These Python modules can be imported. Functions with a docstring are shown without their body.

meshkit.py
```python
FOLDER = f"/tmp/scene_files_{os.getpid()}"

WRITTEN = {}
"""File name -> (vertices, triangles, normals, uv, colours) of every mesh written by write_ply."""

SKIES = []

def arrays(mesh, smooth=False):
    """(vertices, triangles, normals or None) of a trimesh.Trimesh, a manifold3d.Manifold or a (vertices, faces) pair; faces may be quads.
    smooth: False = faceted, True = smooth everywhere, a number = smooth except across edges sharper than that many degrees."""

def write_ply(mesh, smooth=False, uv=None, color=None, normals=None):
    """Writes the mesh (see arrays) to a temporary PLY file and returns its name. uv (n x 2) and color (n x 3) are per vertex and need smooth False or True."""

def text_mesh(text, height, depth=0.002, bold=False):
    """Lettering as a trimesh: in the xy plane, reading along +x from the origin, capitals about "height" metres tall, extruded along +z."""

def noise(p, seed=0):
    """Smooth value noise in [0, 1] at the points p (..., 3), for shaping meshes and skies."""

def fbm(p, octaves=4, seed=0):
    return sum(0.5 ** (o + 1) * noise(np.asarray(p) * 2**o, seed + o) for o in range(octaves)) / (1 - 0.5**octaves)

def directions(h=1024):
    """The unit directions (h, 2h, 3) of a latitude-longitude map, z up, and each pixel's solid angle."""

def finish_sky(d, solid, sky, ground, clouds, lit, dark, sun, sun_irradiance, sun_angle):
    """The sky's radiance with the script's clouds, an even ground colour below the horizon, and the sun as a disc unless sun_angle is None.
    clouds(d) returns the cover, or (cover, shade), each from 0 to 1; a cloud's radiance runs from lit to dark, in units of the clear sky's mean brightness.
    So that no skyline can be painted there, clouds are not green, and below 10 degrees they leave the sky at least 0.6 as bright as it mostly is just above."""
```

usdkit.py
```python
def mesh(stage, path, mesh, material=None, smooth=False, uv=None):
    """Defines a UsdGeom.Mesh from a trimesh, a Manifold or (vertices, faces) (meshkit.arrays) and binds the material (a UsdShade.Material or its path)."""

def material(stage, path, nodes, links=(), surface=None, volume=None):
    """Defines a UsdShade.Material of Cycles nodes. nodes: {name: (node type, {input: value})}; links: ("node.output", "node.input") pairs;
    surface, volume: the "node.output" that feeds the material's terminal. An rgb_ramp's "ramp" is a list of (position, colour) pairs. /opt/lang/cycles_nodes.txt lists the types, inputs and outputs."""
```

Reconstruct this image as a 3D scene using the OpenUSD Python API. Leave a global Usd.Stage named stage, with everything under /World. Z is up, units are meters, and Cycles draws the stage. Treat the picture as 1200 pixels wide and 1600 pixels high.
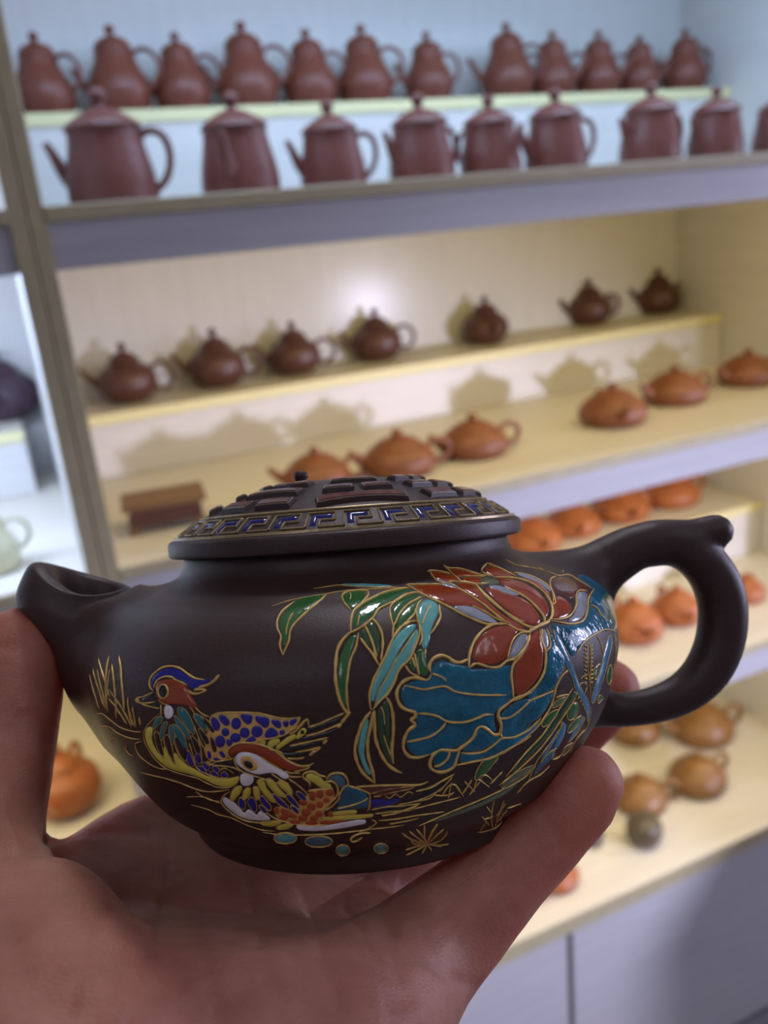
import math, random
import numpy as np, trimesh, usdkit, meshkit
from pxr import Usd, UsdGeom, UsdLux, UsdShade, Gf, Sdf
from scipy.spatial import Delaunay
from scipy.interpolate import PchipInterpolator, CubicSpline
import manifold3d as m3
import shapely
from shapely.geometry import Polygon, LineString

stage = Usd.Stage.CreateInMemory()
UsdGeom.SetStageUpAxis(stage, 'Z'); UsdGeom.SetStageMetersPerUnit(stage, 1.0)
W_ = UsdGeom.Xform.Define(stage, '/World')
random.seed(7); np.random.seed(7)

# ------------------------------------------------------------------ camera
F = 1310.0                                  # focal length in pixels of the 1200 x 1600 picture
HC = 1.80                                   # the phone is held up at 1.8 m above the floor
RC = np.array([[0.90970982, 0.0911751, -0.40511127],      # rows: camera right, down, forward; columns: world x, down, y
               [-0.20981174, 0.9428263, -0.25895483],
               [0.35833933, 0.32057085, 0.87682795]])
RW = np.stack([RC[:, 0], RC[:, 2], -RC[:, 1]], 1)          # the same rows in world x, y, z
CAM = np.array([0, 0, HC])
cam = UsdGeom.Camera.Define(stage, '/World/camera')
HA = 5.0
cam.CreateHorizontalApertureAttr(HA); cam.CreateVerticalApertureAttr(HA * 4 / 3)
cam.CreateFocalLengthAttr(F / 1200 * HA)
cam.CreateFStopAttr(F / 1200 * HA / 1.75); cam.CreateFocusDistanceAttr(0.137)
cam.CreateClippingRangeAttr(Gf.Vec2f(0.02, 50))
cam.CreateExposureAttr(0.0)
M = np.eye(4); M[0, :3] = RW[0]; M[1, :3] = -RW[1]; M[2, :3] = -RW[2]; M[3, :3] = CAM
UsdGeom.Xformable(cam).AddTransformOp().Set(Gf.Matrix4d(M.tolist()))

# ------------------------------------------------------------------ light
def aim(xf, pos, d, up=(0, 0, 1)):
    d = np.array(d, float); d /= np.linalg.norm(d)
    r = np.cross(d, up) if abs(d @ np.array(up)) < .99 else np.cross(d, (1, 0, 0)); r /= np.linalg.norm(r); u = np.cross(r, d)
    m = np.eye(4); m[0, :3] = r; m[1, :3] = u; m[2, :3] = -d; m[3, :3] = pos
    UsdGeom.Xformable(xf).AddTransformOp().Set(Gf.Matrix4d(m.tolist()))
def rect_light(path, pos, d, w, h, color, power, up=(0, 0, 1)):
    l = UsdLux.RectLight.Define(stage, path); l.CreateWidthAttr(w); l.CreateHeightAttr(h)
    l.CreateColorAttr(Gf.Vec3f(*color)); l.CreateIntensityAttr(power); aim(l, pos, d, up)
    return l
dome = UsdLux.DomeLight.Define(stage, '/World/room_glow'); dome.CreateColorAttr(Gf.Vec3f(.80, .86, 1.0)); dome.CreateIntensityAttr(0.06)
LAMP = (1.74, -1.0, HC - 0.365)             # unseen cool spotlight, right behind the viewer, placed to throw the pots' shadows
lamp = UsdLux.SphereLight.Define(stage, '/World/unseen_spot_light'); lamp.CreateRadiusAttr(.07); lamp.CreateColorAttr(Gf.Vec3f(.73, .73, 1.0)); lamp.CreateIntensityAttr(1500)
aim(lamp, LAMP, np.array([.70, 1.2, HC - .95]) - np.array(LAMP))
sh = UsdLux.ShapingAPI.Apply(lamp.GetPrim()); sh.CreateShapingConeAngleAttr(26); sh.CreateShapingConeSoftnessAttr(1.0)
CEIL = 2.95
DOWN = (.54, .96)                            # unseen lamp before the shelves, placed to light the lid and shade the palm
rect_light('/World/downlight_beam', (*DOWN, CEIL - .06), (0, 0, -1), .2, .2, (.93, .91, 1.0), 30, (0, 1, 0))
PANELS = [(-.95, -.55), (.9, -.8)]  # unseen ceiling panels, placed to light the pot and hand from above
for k, (x, y) in enumerate(PANELS):
    rect_light('/World/ceiling_panel_light%s' % ('' if k == 0 else '_%03d' % k), (x, y, CEIL - .05), (0, 0, -1), .6, .6, (.88, .88, 1.0), (2.0, 1.5)[k], (0, 1, 0))
WIN = (-.5, .35, 1.15, 2.2)                   # y, z range of an unseen window placed to light the pot's right side
rect_light('/World/window_daylight', (2.97, (WIN[0] + WIN[1]) / 2, (WIN[2] + WIN[3]) / 2), (-1, 0, 0), WIN[1] - WIN[0], WIN[3] - WIN[2], (.70, .69, 1.0), 8.0)
COOL, WARM, CREAM = (.52, .66, 1.0), (1.0, .77, .29), (1.0, .81, .44)

# ------------------------------------------------------------------ helpers
def prim_name(path):
    if not stage.GetPrimAtPath(path): return path
    k = 1
    while stage.GetPrimAtPath('%s_%03d' % (path, k)): k += 1
    return '%s_%03d' % (path, k)
def tag(p, label=None, cat=None, group=None, kind=None):
    p = p.GetPrim() if hasattr(p, 'GetPrim') else p
    for k, v in (('label', label), ('category', cat), ('group', group), ('kind', kind)):
        if v: p.SetCustomDataByKey(k, v)
    return p
def thing(name, label, cat, loc=(0, 0, 0), rot=0, group=None, scale=None):
    x = UsdGeom.Xform.Define(stage, prim_name('/World/' + name))
    x.AddTranslateOp().Set(Gf.Vec3d(*map(float, loc)))
    if rot: x.AddRotateZOp().Set(float(rot))
    if scale: x.AddScaleOp().Set(Gf.Vec3f(*scale))
    tag(x, label, cat, group); return x
def obj(name, mesh, mat, parent=None, smooth=30, label=None):
    base = (str(parent.GetPath()) if parent else '/World') + '/' + name
    m = usdkit.mesh(stage, prim_name(base), mesh, MATS[mat], smooth)
    if label: tag(m, label)
    return m
def raw_mesh(name, v, f, n, mat, parent, label=None):
    m = UsdGeom.Mesh.Define(stage, prim_name(str(parent.GetPath()) + '/' + name))
    from pxr import Vt
    m.CreatePointsAttr(Vt.Vec3fArray.FromNumpy(v.astype(np.float32)))
    m.CreateFaceVertexCountsAttr(Vt.IntArray.FromNumpy(np.full(len(f), 3, np.int32)))
    m.CreateFaceVertexIndicesAttr(Vt.IntArray.FromNumpy(f.astype(np.int32).ravel()))
    m.CreateSubdivisionSchemeAttr('none')
    m.CreateNormalsAttr(Vt.Vec3fArray.FromNumpy(n.astype(np.float32))); m.SetNormalsInterpolation('vertex')
    UsdShade.MaterialBindingAPI.Apply(m.GetPrim()).Bind(MATS[mat])
    if label: tag(m, label)
    return m
def dup(root, loc, rot, label=None, group=None, scale=None):
    was = root.GetPrim().GetCustomData()
    name = root.GetPrim().GetName()
    r = UsdGeom.Xform.Define(stage, prim_name('/World/' + name))
    r.GetPrim().GetReferences().AddInternalReference(root.GetPath()); r.GetPrim().SetInstanceable(True)
    r.ClearXformOpOrder()
    for a in list(r.GetPrim().GetAttributes()):
        pass
    r.AddTranslateOp().Set(Gf.Vec3d(*map(float, loc)))
    r.AddRotateZOp().Set(float(rot)) if not r.GetPrim().GetAttribute('xformOp:rotateZ') else UsdGeom.XformOp(r.GetPrim().GetAttribute('xformOp:rotateZ')).Set(float(rot))
    ops = [UsdGeom.XformOp(r.GetPrim().GetAttribute('xformOp:translate')), UsdGeom.XformOp(r.GetPrim().GetAttribute('xformOp:rotateZ'))]
    if scale:
        s = r.GetPrim().GetAttribute('xformOp:scale')
        s = UsdGeom.XformOp(s) if s else r.AddScaleOp()
        s.Set(Gf.Vec3f(*scale)); ops.append(s)
    r.SetXformOpOrder(ops)
    tag(r, label or was['label'], was['category'], group or was.get('group'))
    return r
def box(x0, x1, y0, y1, z0, z1, ch=.0012):
    """a box with chamfered edges"""
    e = [x1 - x0, y1 - y0, z1 - z0]; ch = min(ch, min(e) * .3)
    pts = []
    for sx in (0, 1):
        for sy in (0, 1):
            for sz in (0, 1):
                c = np.array([(x0, x1)[sx], (y0, y1)[sy], (z0, z1)[sz]], float); s = np.array([1 - 2 * sx, 1 - 2 * sy, 1 - 2 * sz]) * ch
                for k in range(3):
                    q = c + s; q[k] = c[k]; pts.append(q)
    return trimesh.Trimesh(*hull(pts), process=False)
def hull(pts):
    h = trimesh.convex.convex_hull(np.array(pts)); return np.array(h.vertices), np.array(h.faces)
def cat(ms):
    return trimesh.util.concatenate([m if isinstance(m, trimesh.Trimesh) else trimesh.Trimesh(*m, process=False) for m in ms])
def lathe(prof, n=32):
    p = np.array(prof, float); t = np.arange(n) * 2 * np.pi / n
    v = np.stack([p[:, None, 0] * np.cos(t), p[:, None, 0] * np.sin(t), np.repeat(p[:, 1:2], n, 1)], -1).reshape(-1, 3)
    i, j = np.meshgrid(np.arange(len(p) - 1), np.arange(n), indexing='ij')
    a, b, c, d = i * n + j, i * n + (j + 1) % n, (i + 1) * n + (j + 1) % n, (i + 1) * n + j
    f = np.concatenate([np.stack([a, b, c], -1).reshape(-1, 3), np.stack([a, c, d], -1).reshape(-1, 3)])
    return trimesh.Trimesh(v, f, process=False)
def frames(p, up=None):
    p = np.asarray(p, float); t = np.gradient(p, axis=0); t /= np.linalg.norm(t, axis=1, keepdims=True) + 1e-12
    a = np.zeros_like(p); ref = np.array(up if up is not None else ((0, 0, 1.0) if abs(t[0, 2]) < .9 else (1.0, 0, 0)))
    for k in range(len(p)):
        r = ref - t[k] * (ref @ t[k]); r /= np.linalg.norm(r) + 1e-12; a[k] = r
        if up is None: ref = r
    return t, a, np.cross(t, a)
def tube(p, r, n=12, cap=True, up=None, aspect=1.0):
    p = np.asarray(p, float); r = np.broadcast_to(np.asarray(r, float), (len(p),)).copy()
    t, a, b = frames(p, up)
    if cap:                                  # rounded ends
        for end in (0, -1):
            s = -1 if end == 0 else 1; add = []; rr = []
            for q in (.35, .7, .93):
                add.append(p[end] + s * t[end] * r[end] * q); rr.append(r[end] * math.sqrt(1 - q * q))
            if end == 0:
                p = np.vstack([add[::-1], p]); r = np.r_[rr[::-1], r]; a = np.vstack([[a[0]] * 3, a]); b = np.vstack([[b[0]] * 3, b]); t = np.vstack([[t[0]] * 3, t])
            else:
                p = np.vstack([p, add]); r = np.r_[r, rr]; a = np.vstack([a, [a[-1]] * 3]); b = np.vstack([b, [b[-1]] * 3]); t = np.vstack([t, [t[-1]] * 3])
    th = np.arange(n) * 2 * np.pi / n
    v = p[:, None] + r[:, None, None] * (np.cos(th)[None, :, None] * a[:, None] + aspect * np.sin(th)[None, :, None] * b[:, None])
    m = len(p); v = v.reshape(-1, 3)
    i, j = np.meshgrid(np.arange(m - 1), np.arange(n), indexing='ij')
    A, B, C, D = i * n + j, i * n + (j + 1) % n, (i + 1) * n + (j + 1) % n, (i + 1) * n + j
    f = np.concatenate([np.stack([A, B, C], -1).reshape(-1, 3), np.stack([A, C, D], -1).reshape(-1, 3)])
    v = np.vstack([v, p[0], p[-1]])
    k = np.arange(n)
    f = np.vstack([f, np.stack([np.full(n, m * n), (k + 1) % n, k], 1), np.stack([np.full(n, m * n + 1), (m - 1) * n + k, (m - 1) * n + (k + 1) % n], 1)])
    return trimesh.Trimesh(v, f, process=False)
def curve(pts, n=40):
    pts = np.asarray(pts, float); s = np.r_[0, np.cumsum(np.linalg.norm(np.diff(pts[:, :min(3, pts.shape[1])], axis=0), axis=1) + 1e-9)]
    return CubicSpline(s, pts)(np.linspace(0, s[-1], n))

# ------------------------------------------------------------------ materials
UsdGeom.Scope.Define(stage, '/World/Looks')
MATS = {}
def mat(name, color, rough=.5, metallic=0, spec=.5, coat=0, coat_rough=.05, noise=None, bump=None, sss=None, **kw):
    """noise = (scale, amount): tone variation; bump = (scale, distance in m)"""
    n = {'p': ('principled_bsdf', dict(base_color=color, roughness=rough, metallic=metallic, specular_ior_level=spec, coat_weight=coat, coat_roughness=coat_rough, **kw)), 'tc': ('texture_coordinate', {})}
    l = []
    if sss: n['p'][1].update(subsurface_weight=sss[0], subsurface_scale=sss[1], subsurface_radius=sss[2])
    if noise:
        sc = noise[0]
        n['mp'] = ('mapping', dict(scale=sc if np.ndim(sc) else (sc,) * 3)); n['no'] = ('noise_texture', dict(scale=1.0, detail=4.0))
        c = np.array(color); a = noise[1]
        n['rp'] = ('rgb_ramp', {'ramp': [(.25, tuple(c * (1 - a))), (.75, tuple(np.minimum(c * (1 + a), 1)))]})
        l += [('tc.object', 'mp.vector'), ('mp.vector', 'no.vector'), ('no.fac', 'rp.fac'), ('rp.color', 'p.base_color')]
    if bump:
        sc = bump[0]
        n['mb'] = ('mapping', dict(scale=sc if np.ndim(sc) else (sc,) * 3)); n['nb'] = ('noise_texture', dict(scale=1.0, detail=3.0)); n['bu'] = ('bump', dict(strength=1.0, distance=bump[1]))
        l += [('tc.object', 'mb.vector'), ('mb.vector', 'nb.vector'), ('nb.fac', 'bu.height'), ('bu.normal', 'p.normal')]
    MATS[name] = usdkit.material(stage, '/World/Looks/' + name, n, l, surface='p.BSDF')
mat('laminate', (.62, .60, .57), .42, noise=((6, 6, 90), .06))
mat('laminate_back', (.60, .585, .55), .19, spec=.10, noise=((60, 10, 6), .05))
mat('laminate_board', (.66, .62, .52), .45, noise=((6, 60, 60), .06))
mat('edge_band', (.36, .31, .185), .5, noise=((40, 40, 40), .08))
mat('fascia_laminate', (.38, .37, .385), .42, noise=((5, 60, 90), .08))
mat('wall_paint', (.55, .55, .57), .8)
mat('ceiling_paint', (.7, .7, .72), .9)
mat('floor_tile', (.28, .27, .27), .3, noise=(3, .2))
mat('plinth', (.05, .05, .055), .5)
mat('red_clay', (.17, .044, .024), .42, noise=(90, .15), bump=(900, .00015))
mat('purple_clay', (.135, .036, .025), .42, noise=(90, .15), bump=(900, .00015))
mat('brown_clay', (.085, .030, .020), .40, noise=(90, .15), bump=(900, .00015))
mat('orange_clay', (.20, .066, .023), .45, noise=(90, .15), bump=(900, .00015))
mat('bright_orange_clay', (.31, .092, .024), .45, noise=(90, .15))
mat('tan_clay', (.19, .088, .021), .45, noise=(90, .15))
mat('black_clay', (.085, .066, .042), .3, noise=(90, .2))
mat('plum_clay', (.06, .03, .045), .45, noise=(90, .2))
mat('cream_clay', (.55, .55, .36), .4)
mat('stained_wood', (.17, .088, .034), .5, noise=((10, 80, 80), .25))
mat('zisha', (.043, .0215, .0175), .40, spec=.33, noise=(2500, .25), bump=(5200, .00006))
mat('old_gold', (.34, .255, .125), .3, metallic=.35, noise=(900, .25), bump=(2500, .00006))
mat('cream_edge', (.72, .66, .36), .5)
mat('gold', (.68, .445, .125), .38, metallic=.3, noise=(900, .2), bump=(2500, .00005))
mat('bronze_glaze', (.16, .125, .085), .25, spec=.6, coat=.4, noise=(900, .3), bump=(2500, .00008))
def led_mat(name, color, s):
    MATS[name] = usdkit.material(stage, '/World/Looks/' + name, {'e': ('emission', dict(color=color, strength=s))}, [], surface='e.emission')
led_mat('panel_glow', (.88, .88, 1.0), 1.7)
led_mat('downlight_glow', (.93, .91, 1.0), 30)
led_mat('unseen_window_glow', (.70, .69, 1.0), 8.0)  # glow of the unseen window's pane
led_mat('lamp_glow', (.86, .87, 1.0), 30)
def enamel(name, color, rough=.12, var=.12, streak=None, bump=(420, .00018)):
    mat(name, color, rough, spec=.38, coat=.28, coat_rough=.05, noise=(streak or 500, var), bump=bump)
enamel('enamel_blue', (.018, .020, .25), .2)
enamel('enamel_teal', (.015, .16, .17), .2)
enamel('enamel_turquoise', (.13, .42, .39), .2)
enamel('enamel_green', (.035, .135, .035), .16)
enamel('enamel_dark_green', (.03, .075, .03), .2)
enamel('enamel_sage', (.12, .15, .075), .25)
enamel('enamel_red', (.30, .048, .012), .12)
enamel('enamel_orange', (.42, .085, .025), .2)
enamel('enamel_white', (.80, .77, .78), .15)
enamel('enamel_grey', (.30, .31, .36), .12)
enamel('enamel_yellow', (.66, .55, .08), .25)
enamel('enamel_black', (.012, .012, .012), .3)
enamel('enamel_leaf_blue', (.008, .125, .200), .16, .4, 260, (260, .0011))
enamel('enamel_sky_blue', (.06, .22, .36), .18)
enamel('enamel_slate', (.07, .16, .21), .3)
enamel('enamel_rust', (.13, .034, .022), .16)
enamel('enamel_navy', (.012, .015, .13), .18)
MATS['skin'] = usdkit.material(stage, '/World/Looks/skin', {
    'tc': ('texture_coordinate', {}), 'n1': ('noise_texture', dict(scale=75.0, detail=5.0, roughness=.6)), 'r1': ('rgb_ramp', {'ramp': [(.3, (.31, .125, .082)), (.55, (.42, .195, .135)), (.75, (.50, .255, .18))]}),
    'n3': ('noise_texture', dict(scale=22.0, detail=3.0)), 'r3': ('rgb_ramp', {'ramp': [(.35, (.86, .74, .70)), (.65, (1.0, 1.0, 1.0))]}), 'mx': ('mix_color', dict(blend_type='multiply', fac=1.0)),
    'mv': ('mapping', dict(scale=(900.0, 1500.0, 1100.0))), 'v': ('voronoi_texture', dict(scale=1.0, feature='distance_to_edge')),
    'mw': ('mapping', dict(scale=(420.0, 180.0, 260.0), rotation=(.3, .2, .7))), 'n2': ('noise_texture', dict(scale=1.0, detail=5.0, type='ridged_multifractal')),
    'ma': ('math', dict(math_type='multiply', value2=.55)), 'm': ('math', dict(math_type='add')),
    'b': ('bump', dict(strength=.7, distance=.00017)),
    'p': ('principled_bsdf', dict(roughness=.56, specular_ior_level=.34, subsurface_weight=.45, subsurface_scale=.0035, subsurface_radius=(1.0, .35, .2)))},
    [('tc.object', 'n1.vector'), ('n1.fac', 'r1.fac'), ('tc.object', 'n3.vector'), ('n3.fac', 'r3.fac'), ('r1.color', 'mx.a'), ('r3.color', 'mx.b'), ('mx.result', 'p.base_color'),
     ('tc.object', 'mv.vector'), ('mv.vector', 'v.vector'), ('tc.object', 'mw.vector'), ('mw.vector', 'n2.vector'), ('n2.fac', 'ma.value1'), ('v.distance', 'm.value1'), ('ma.value', 'm.value2'), ('m.value', 'b.height'), ('b.normal', 'p.normal')], surface='p.BSDF')
# ------------------------------------------------------------------ the room
def struct(name, mesh, m):
    o = obj(name, mesh, m); tag(o, kind='structure'); return o
RX0, RX1, RY0, RY1 = -2.4, 3.0, -2.6, 1.75
struct('floor', box(RX0, RX1, RY0, RY1, -.1, 0), 'floor_tile')
struct('ceiling', box(RX0, RX1, RY0, RY1, CEIL, CEIL + .1), 'ceiling_paint')
struct('wall_back', box(RX0, RX1, RY1, RY1 + .1, 0, CEIL), 'wall_paint')
struct('wall_front', box(RX0, RX1, RY0 - .1, RY0, 0, CEIL), 'wall_paint')
struct('wall_left', box(RX0 - .1, RX0, RY0, RY1, 0, CEIL), 'wall_paint')
wr = trimesh.creation.box(bounds=[[RX1, RY0, 0], [RX1 + .1, RY1, CEIL]]).difference(trimesh.creation.box(bounds=[[RX1 - .1, WIN[0], WIN[2]], [RX1 + .2, WIN[1], WIN[3]]]))
struct('wall_right', wr, 'wall_paint')
wn = thing('window_1', 'unseen window in the right-hand wall, placed to light the pot from the right', 'window', (RX1 + .05, (WIN[0] + WIN[1]) / 2, WIN[2])); tag(wn, kind='structure')
ww, wh = (WIN[1] - WIN[0]) / 2, WIN[3] - WIN[2]
obj('window_frame', cat([box(-.04, .04, s * ww - .03 * (s + 1), s * ww - .03 * (s - 1), 0, wh) for s in (-1, 1)] + [box(-.04, .04, -ww, ww, 0, .06), box(-.04, .04, -ww, ww, wh - .06, wh), box(-.03, .03, -.025, .025, 0, wh)]), 'ceiling_paint', wn)
obj('pane', box(.0, .006, -ww + .05, ww - .05, .05, wh - .05), 'unseen_window_glow', wn)

# ------------------------------------------------------------------ display cabinets: shelves at the heights below, front edge 1 m from the phone
S = [HC + .468, HC + .053, HC - .361, HC - .776, HC - 1.206]
YF, YB = 1.0, 1.60
def cabinet(name, label, x0, x1, top, leds, steps, door_gaps):
    """x0, x1: inner faces of the side panels"""
    c = thing(name, label, 'cabinet'); P = .018
    obj('back_panel', box(x0 - P, x1 + P, YB, YB + .012, .08, top), 'laminate_back', c)
    for a, b in ((x0 - P, x0), (x1, x1 + P)):
        obj('side_panel', box(a, b, YF + .004, YB, 0, top), 'laminate', c)
        obj('edge_strip', box(a, b, YF, YF + .0035, 0, top), 'edge_band', c)
    obj('top_board', box(x0, x1, YF, YB, top - .018, top), 'laminate', c)
    for k, z in enumerate(S):
        t = .016 if k < 4 else .034
        b = obj('shelf', box(x0, x1, YF + .003, YB, z - t, z), 'laminate_board', c)
        obj('edge_strip', box(x0, x1, YF - .001, YF + .0025, z - t, z + .0002), 'edge_band', b)
        if k < 4:
            obj('fascia', box(x0, x1, YF + .004, YF + .018, z - .0655, z - t), 'fascia_laminate', b)
    # doors of the lower cupboard
    xs = [x0] + door_gaps + [x1]
    for a, b in zip(xs[:-1], xs[1:]):
        obj('door', box(a + .006, b - .006, YF + .003, YF + .021, .09, S[4] - .036), 'fascia_laminate', c)
    for g in door_gaps: obj('stile', box(g - .009, g + .009, YF + .022, YF + .04, .09, S[4] - .036), 'edge_band', c)
    obj('plinth', box(x0, x1, YF + .05, YF + .07, 0, .088), 'plinth', c)
    for k, (col, p) in enumerate(leds):  # unseen light strips behind the fascia, placed to light each bay
        z = S[k] - .0225
        obj('strip_housing', box(x0 + .02, x1 - .02, YF + .024, YF + .040, z + .0047, z + .0063), 'laminate', c)
        rect_light(str(c.GetPath()) + '/' + ('strip_light' if k == 0 else 'strip_light_%03d' % k), ((x0 + x1) / 2, YF + .032, z), (0, .55, -1), (x1 - x0) * .97, .012, col, p, (0, 1, 0))
    return c
XL, XR = .0575, 1.452
cabinet('display_cabinet', 'pale display cabinet with lit stepped shelves of red clay teapots', XL, XR, 2.45, [((.46, .66, 1.0), 130), (WARM, 45), (CREAM, 53), (CREAM, 58)], None, [.694])
cabinet('display_cabinet', 'neighbouring cool white lit display cabinet at the left edge', -1.35, XL - .036 - .0012, 2.45, [(COOL, 180), (COOL, 210), (CREAM, 80), (CREAM, 80)], None, [-.62])
def step(label, x0, x1, y, z0, z1, group=None):
    s = thing('display_step', label, 'display step', ((x0 + x1) / 2, y, z0)); w = (x1 - x0) / 2; h = z1 - z0; d = YB - .004 - y
    obj('top_board', box(-w, w, -.003, d, h - .018, h), 'laminate_board', s); obj('edge_strip', box(-w, w, -.0045, -.0031, h - .018, h + .0002), 'cream_edge', s)
    obj('riser', box(-w, w, 0, .014, 0.0004, h - .018), 'laminate', s)
    for sx in (-1, 1): obj('end_panel', box(sx * w - .006 * (sx + 1), sx * w - .006 * (sx - 1), .0145, d, .0004, h - .018), 'laminate', s)
    return s
ST = [HC + .205, HC - .251, HC - .655]; SY = [1.45, 1.45, 1.31]
for i, w in enumerate(['top row of tall red pots', 'row of small dark brown pots', 'row of orange pots seen past the lid']):
    step('pale wooden display step under the ' + w, XL + .025, XR - .004, SY[i], S[i + 1], ST[i])
step('white display step under the dark plum pot at the left edge', -1.32, XL - .075, 1.45, S[2], HC - .254)

# ------------------------------------------------------------------ teapots on the shelves: built once per kind, centred on their foot, spout to -x, handle to +x, body radius about 1
def spline_prof(p, n=40):
    p = np.array(p, float); s = np.r_[0, np.cumsum(np.linalg.norm(np.diff(p, axis=0), axis=1))]
    return PchipInterpolator(s, p)(np.linspace(0, s[-1], n))
def pot(name, label, m, loc, rot, r, body, lid, knob, spout, handle, group, hr=.10):
    """all lengths in units of the body's radius r"""
    t = thing(name, label, 'teapot', loc, rot, group)
    k = lambda q: np.array(q, float) * r
    obj('body', lathe(k(spline_prof(body, 36)), 40), m, t, smooth=50)
    obj('lid', lathe(k(spline_prof(lid, 22)), 40), m, t, smooth=40)
    obj('knob', lathe(k(spline_prof(knob, 16)), 20), m, t, smooth=50)
    sp = np.array(spout, float); c = curve(sp, 16)
    obj('spout', tube(k(np.c_[c[:, 0], c[:, 0] * 0, c[:, 1]]), c[:, 2] * r, 12), m, t, smooth=60)
    h = curve(np.array(handle, float), 28)
    obj('handle', tube(k(np.c_[h[:, 0], h[:, 0] * 0, h[:, 1]]), hr * r, 10), m, t, smooth=60)
    return t
PEAR = dict(body=[(0, 0), (.62, 0), (.72, .02), (.93, .35), (1.0, .72), (.95, 1.0), (.78, 1.35), (.66, 1.6), (.60, 1.82), (.585, 1.9), (.0, 1.9)],
            lid=[(0, 1.9), (.60, 1.9), (.615, 1.93), (.60, 1.98), (.52, 2.13), (.33, 2.27), (.14, 2.33), (0, 2.34)],
            knob=[(.12, 2.30), (.10, 2.38), (.15, 2.47), (.17, 2.53), (.13, 2.62), (.0, 2.66)],
            spout=[(-.75, .7, .22), (-1.1, .95, .15), (-1.3, 1.25, .11), (-1.45, 1.5, .09)],
            handle=[(.62, 1.72), (.85, 1.86), (1.2, 1.78), (1.42, 1.45), (1.36, 1.05), (1.12, .78), (.9, .68)])
BELL = dict(body=[(0, 0), (.92, 0), (.97, .04), (1.0, .25), (.97, .6), (.885, 1.0), (.82, 1.3), (.795, 1.48), (.81, 1.54), (.79, 1.58), (0, 1.58)],
            lid=[(0, 1.58), (.83, 1.58), (.86, 1.62), (.80, 1.70), (.5, 1.90), (.2, 2.03), (0, 2.05)],
            knob=[(.17, 2.0), (.12, 2.1), (.18, 2.22), (.2, 2.3), (.14, 2.41), (0, 2.45)],
            spout=[(-.7, .5, .26), (-1.0, .78, .17), (-1.15, 1.1, .12), (-1.27, 1.38, .09)],
            handle=[(.76, 1.36), (.95, 1.5), (1.22, 1.42), (1.36, 1.1), (1.3, .68), (1.12, .4), (.92, .28)])
SQUAT = dict(body=[(0, 0), (.52, 0), (.58, .03), (.85, .25), (1.0, .62), (.94, .95), (.72, 1.2), (.52, 1.32), (.50, 1.36), (0, 1.36)],
             lid=[(0, 1.36), (.53, 1.36), (.545, 1.39), (.5, 1.45), (.36, 1.6), (.18, 1.7), (0, 1.72)],
             knob=[(.13, 1.68), (.09, 1.76), (.14, 1.85), (.15, 1.92), (.1, 2.0), (0, 2.03)],
             spout=[(-.8, .62, .22), (-1.1, .8, .15), (-1.3, 1.03, .11), (-1.48, 1.22, .08)],
             handle=[(.84, 1.05), (1.05, 1.2), (1.38, 1.15), (1.58, .85), (1.5, .5), (1.25, .34), (.95, .42)])
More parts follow.
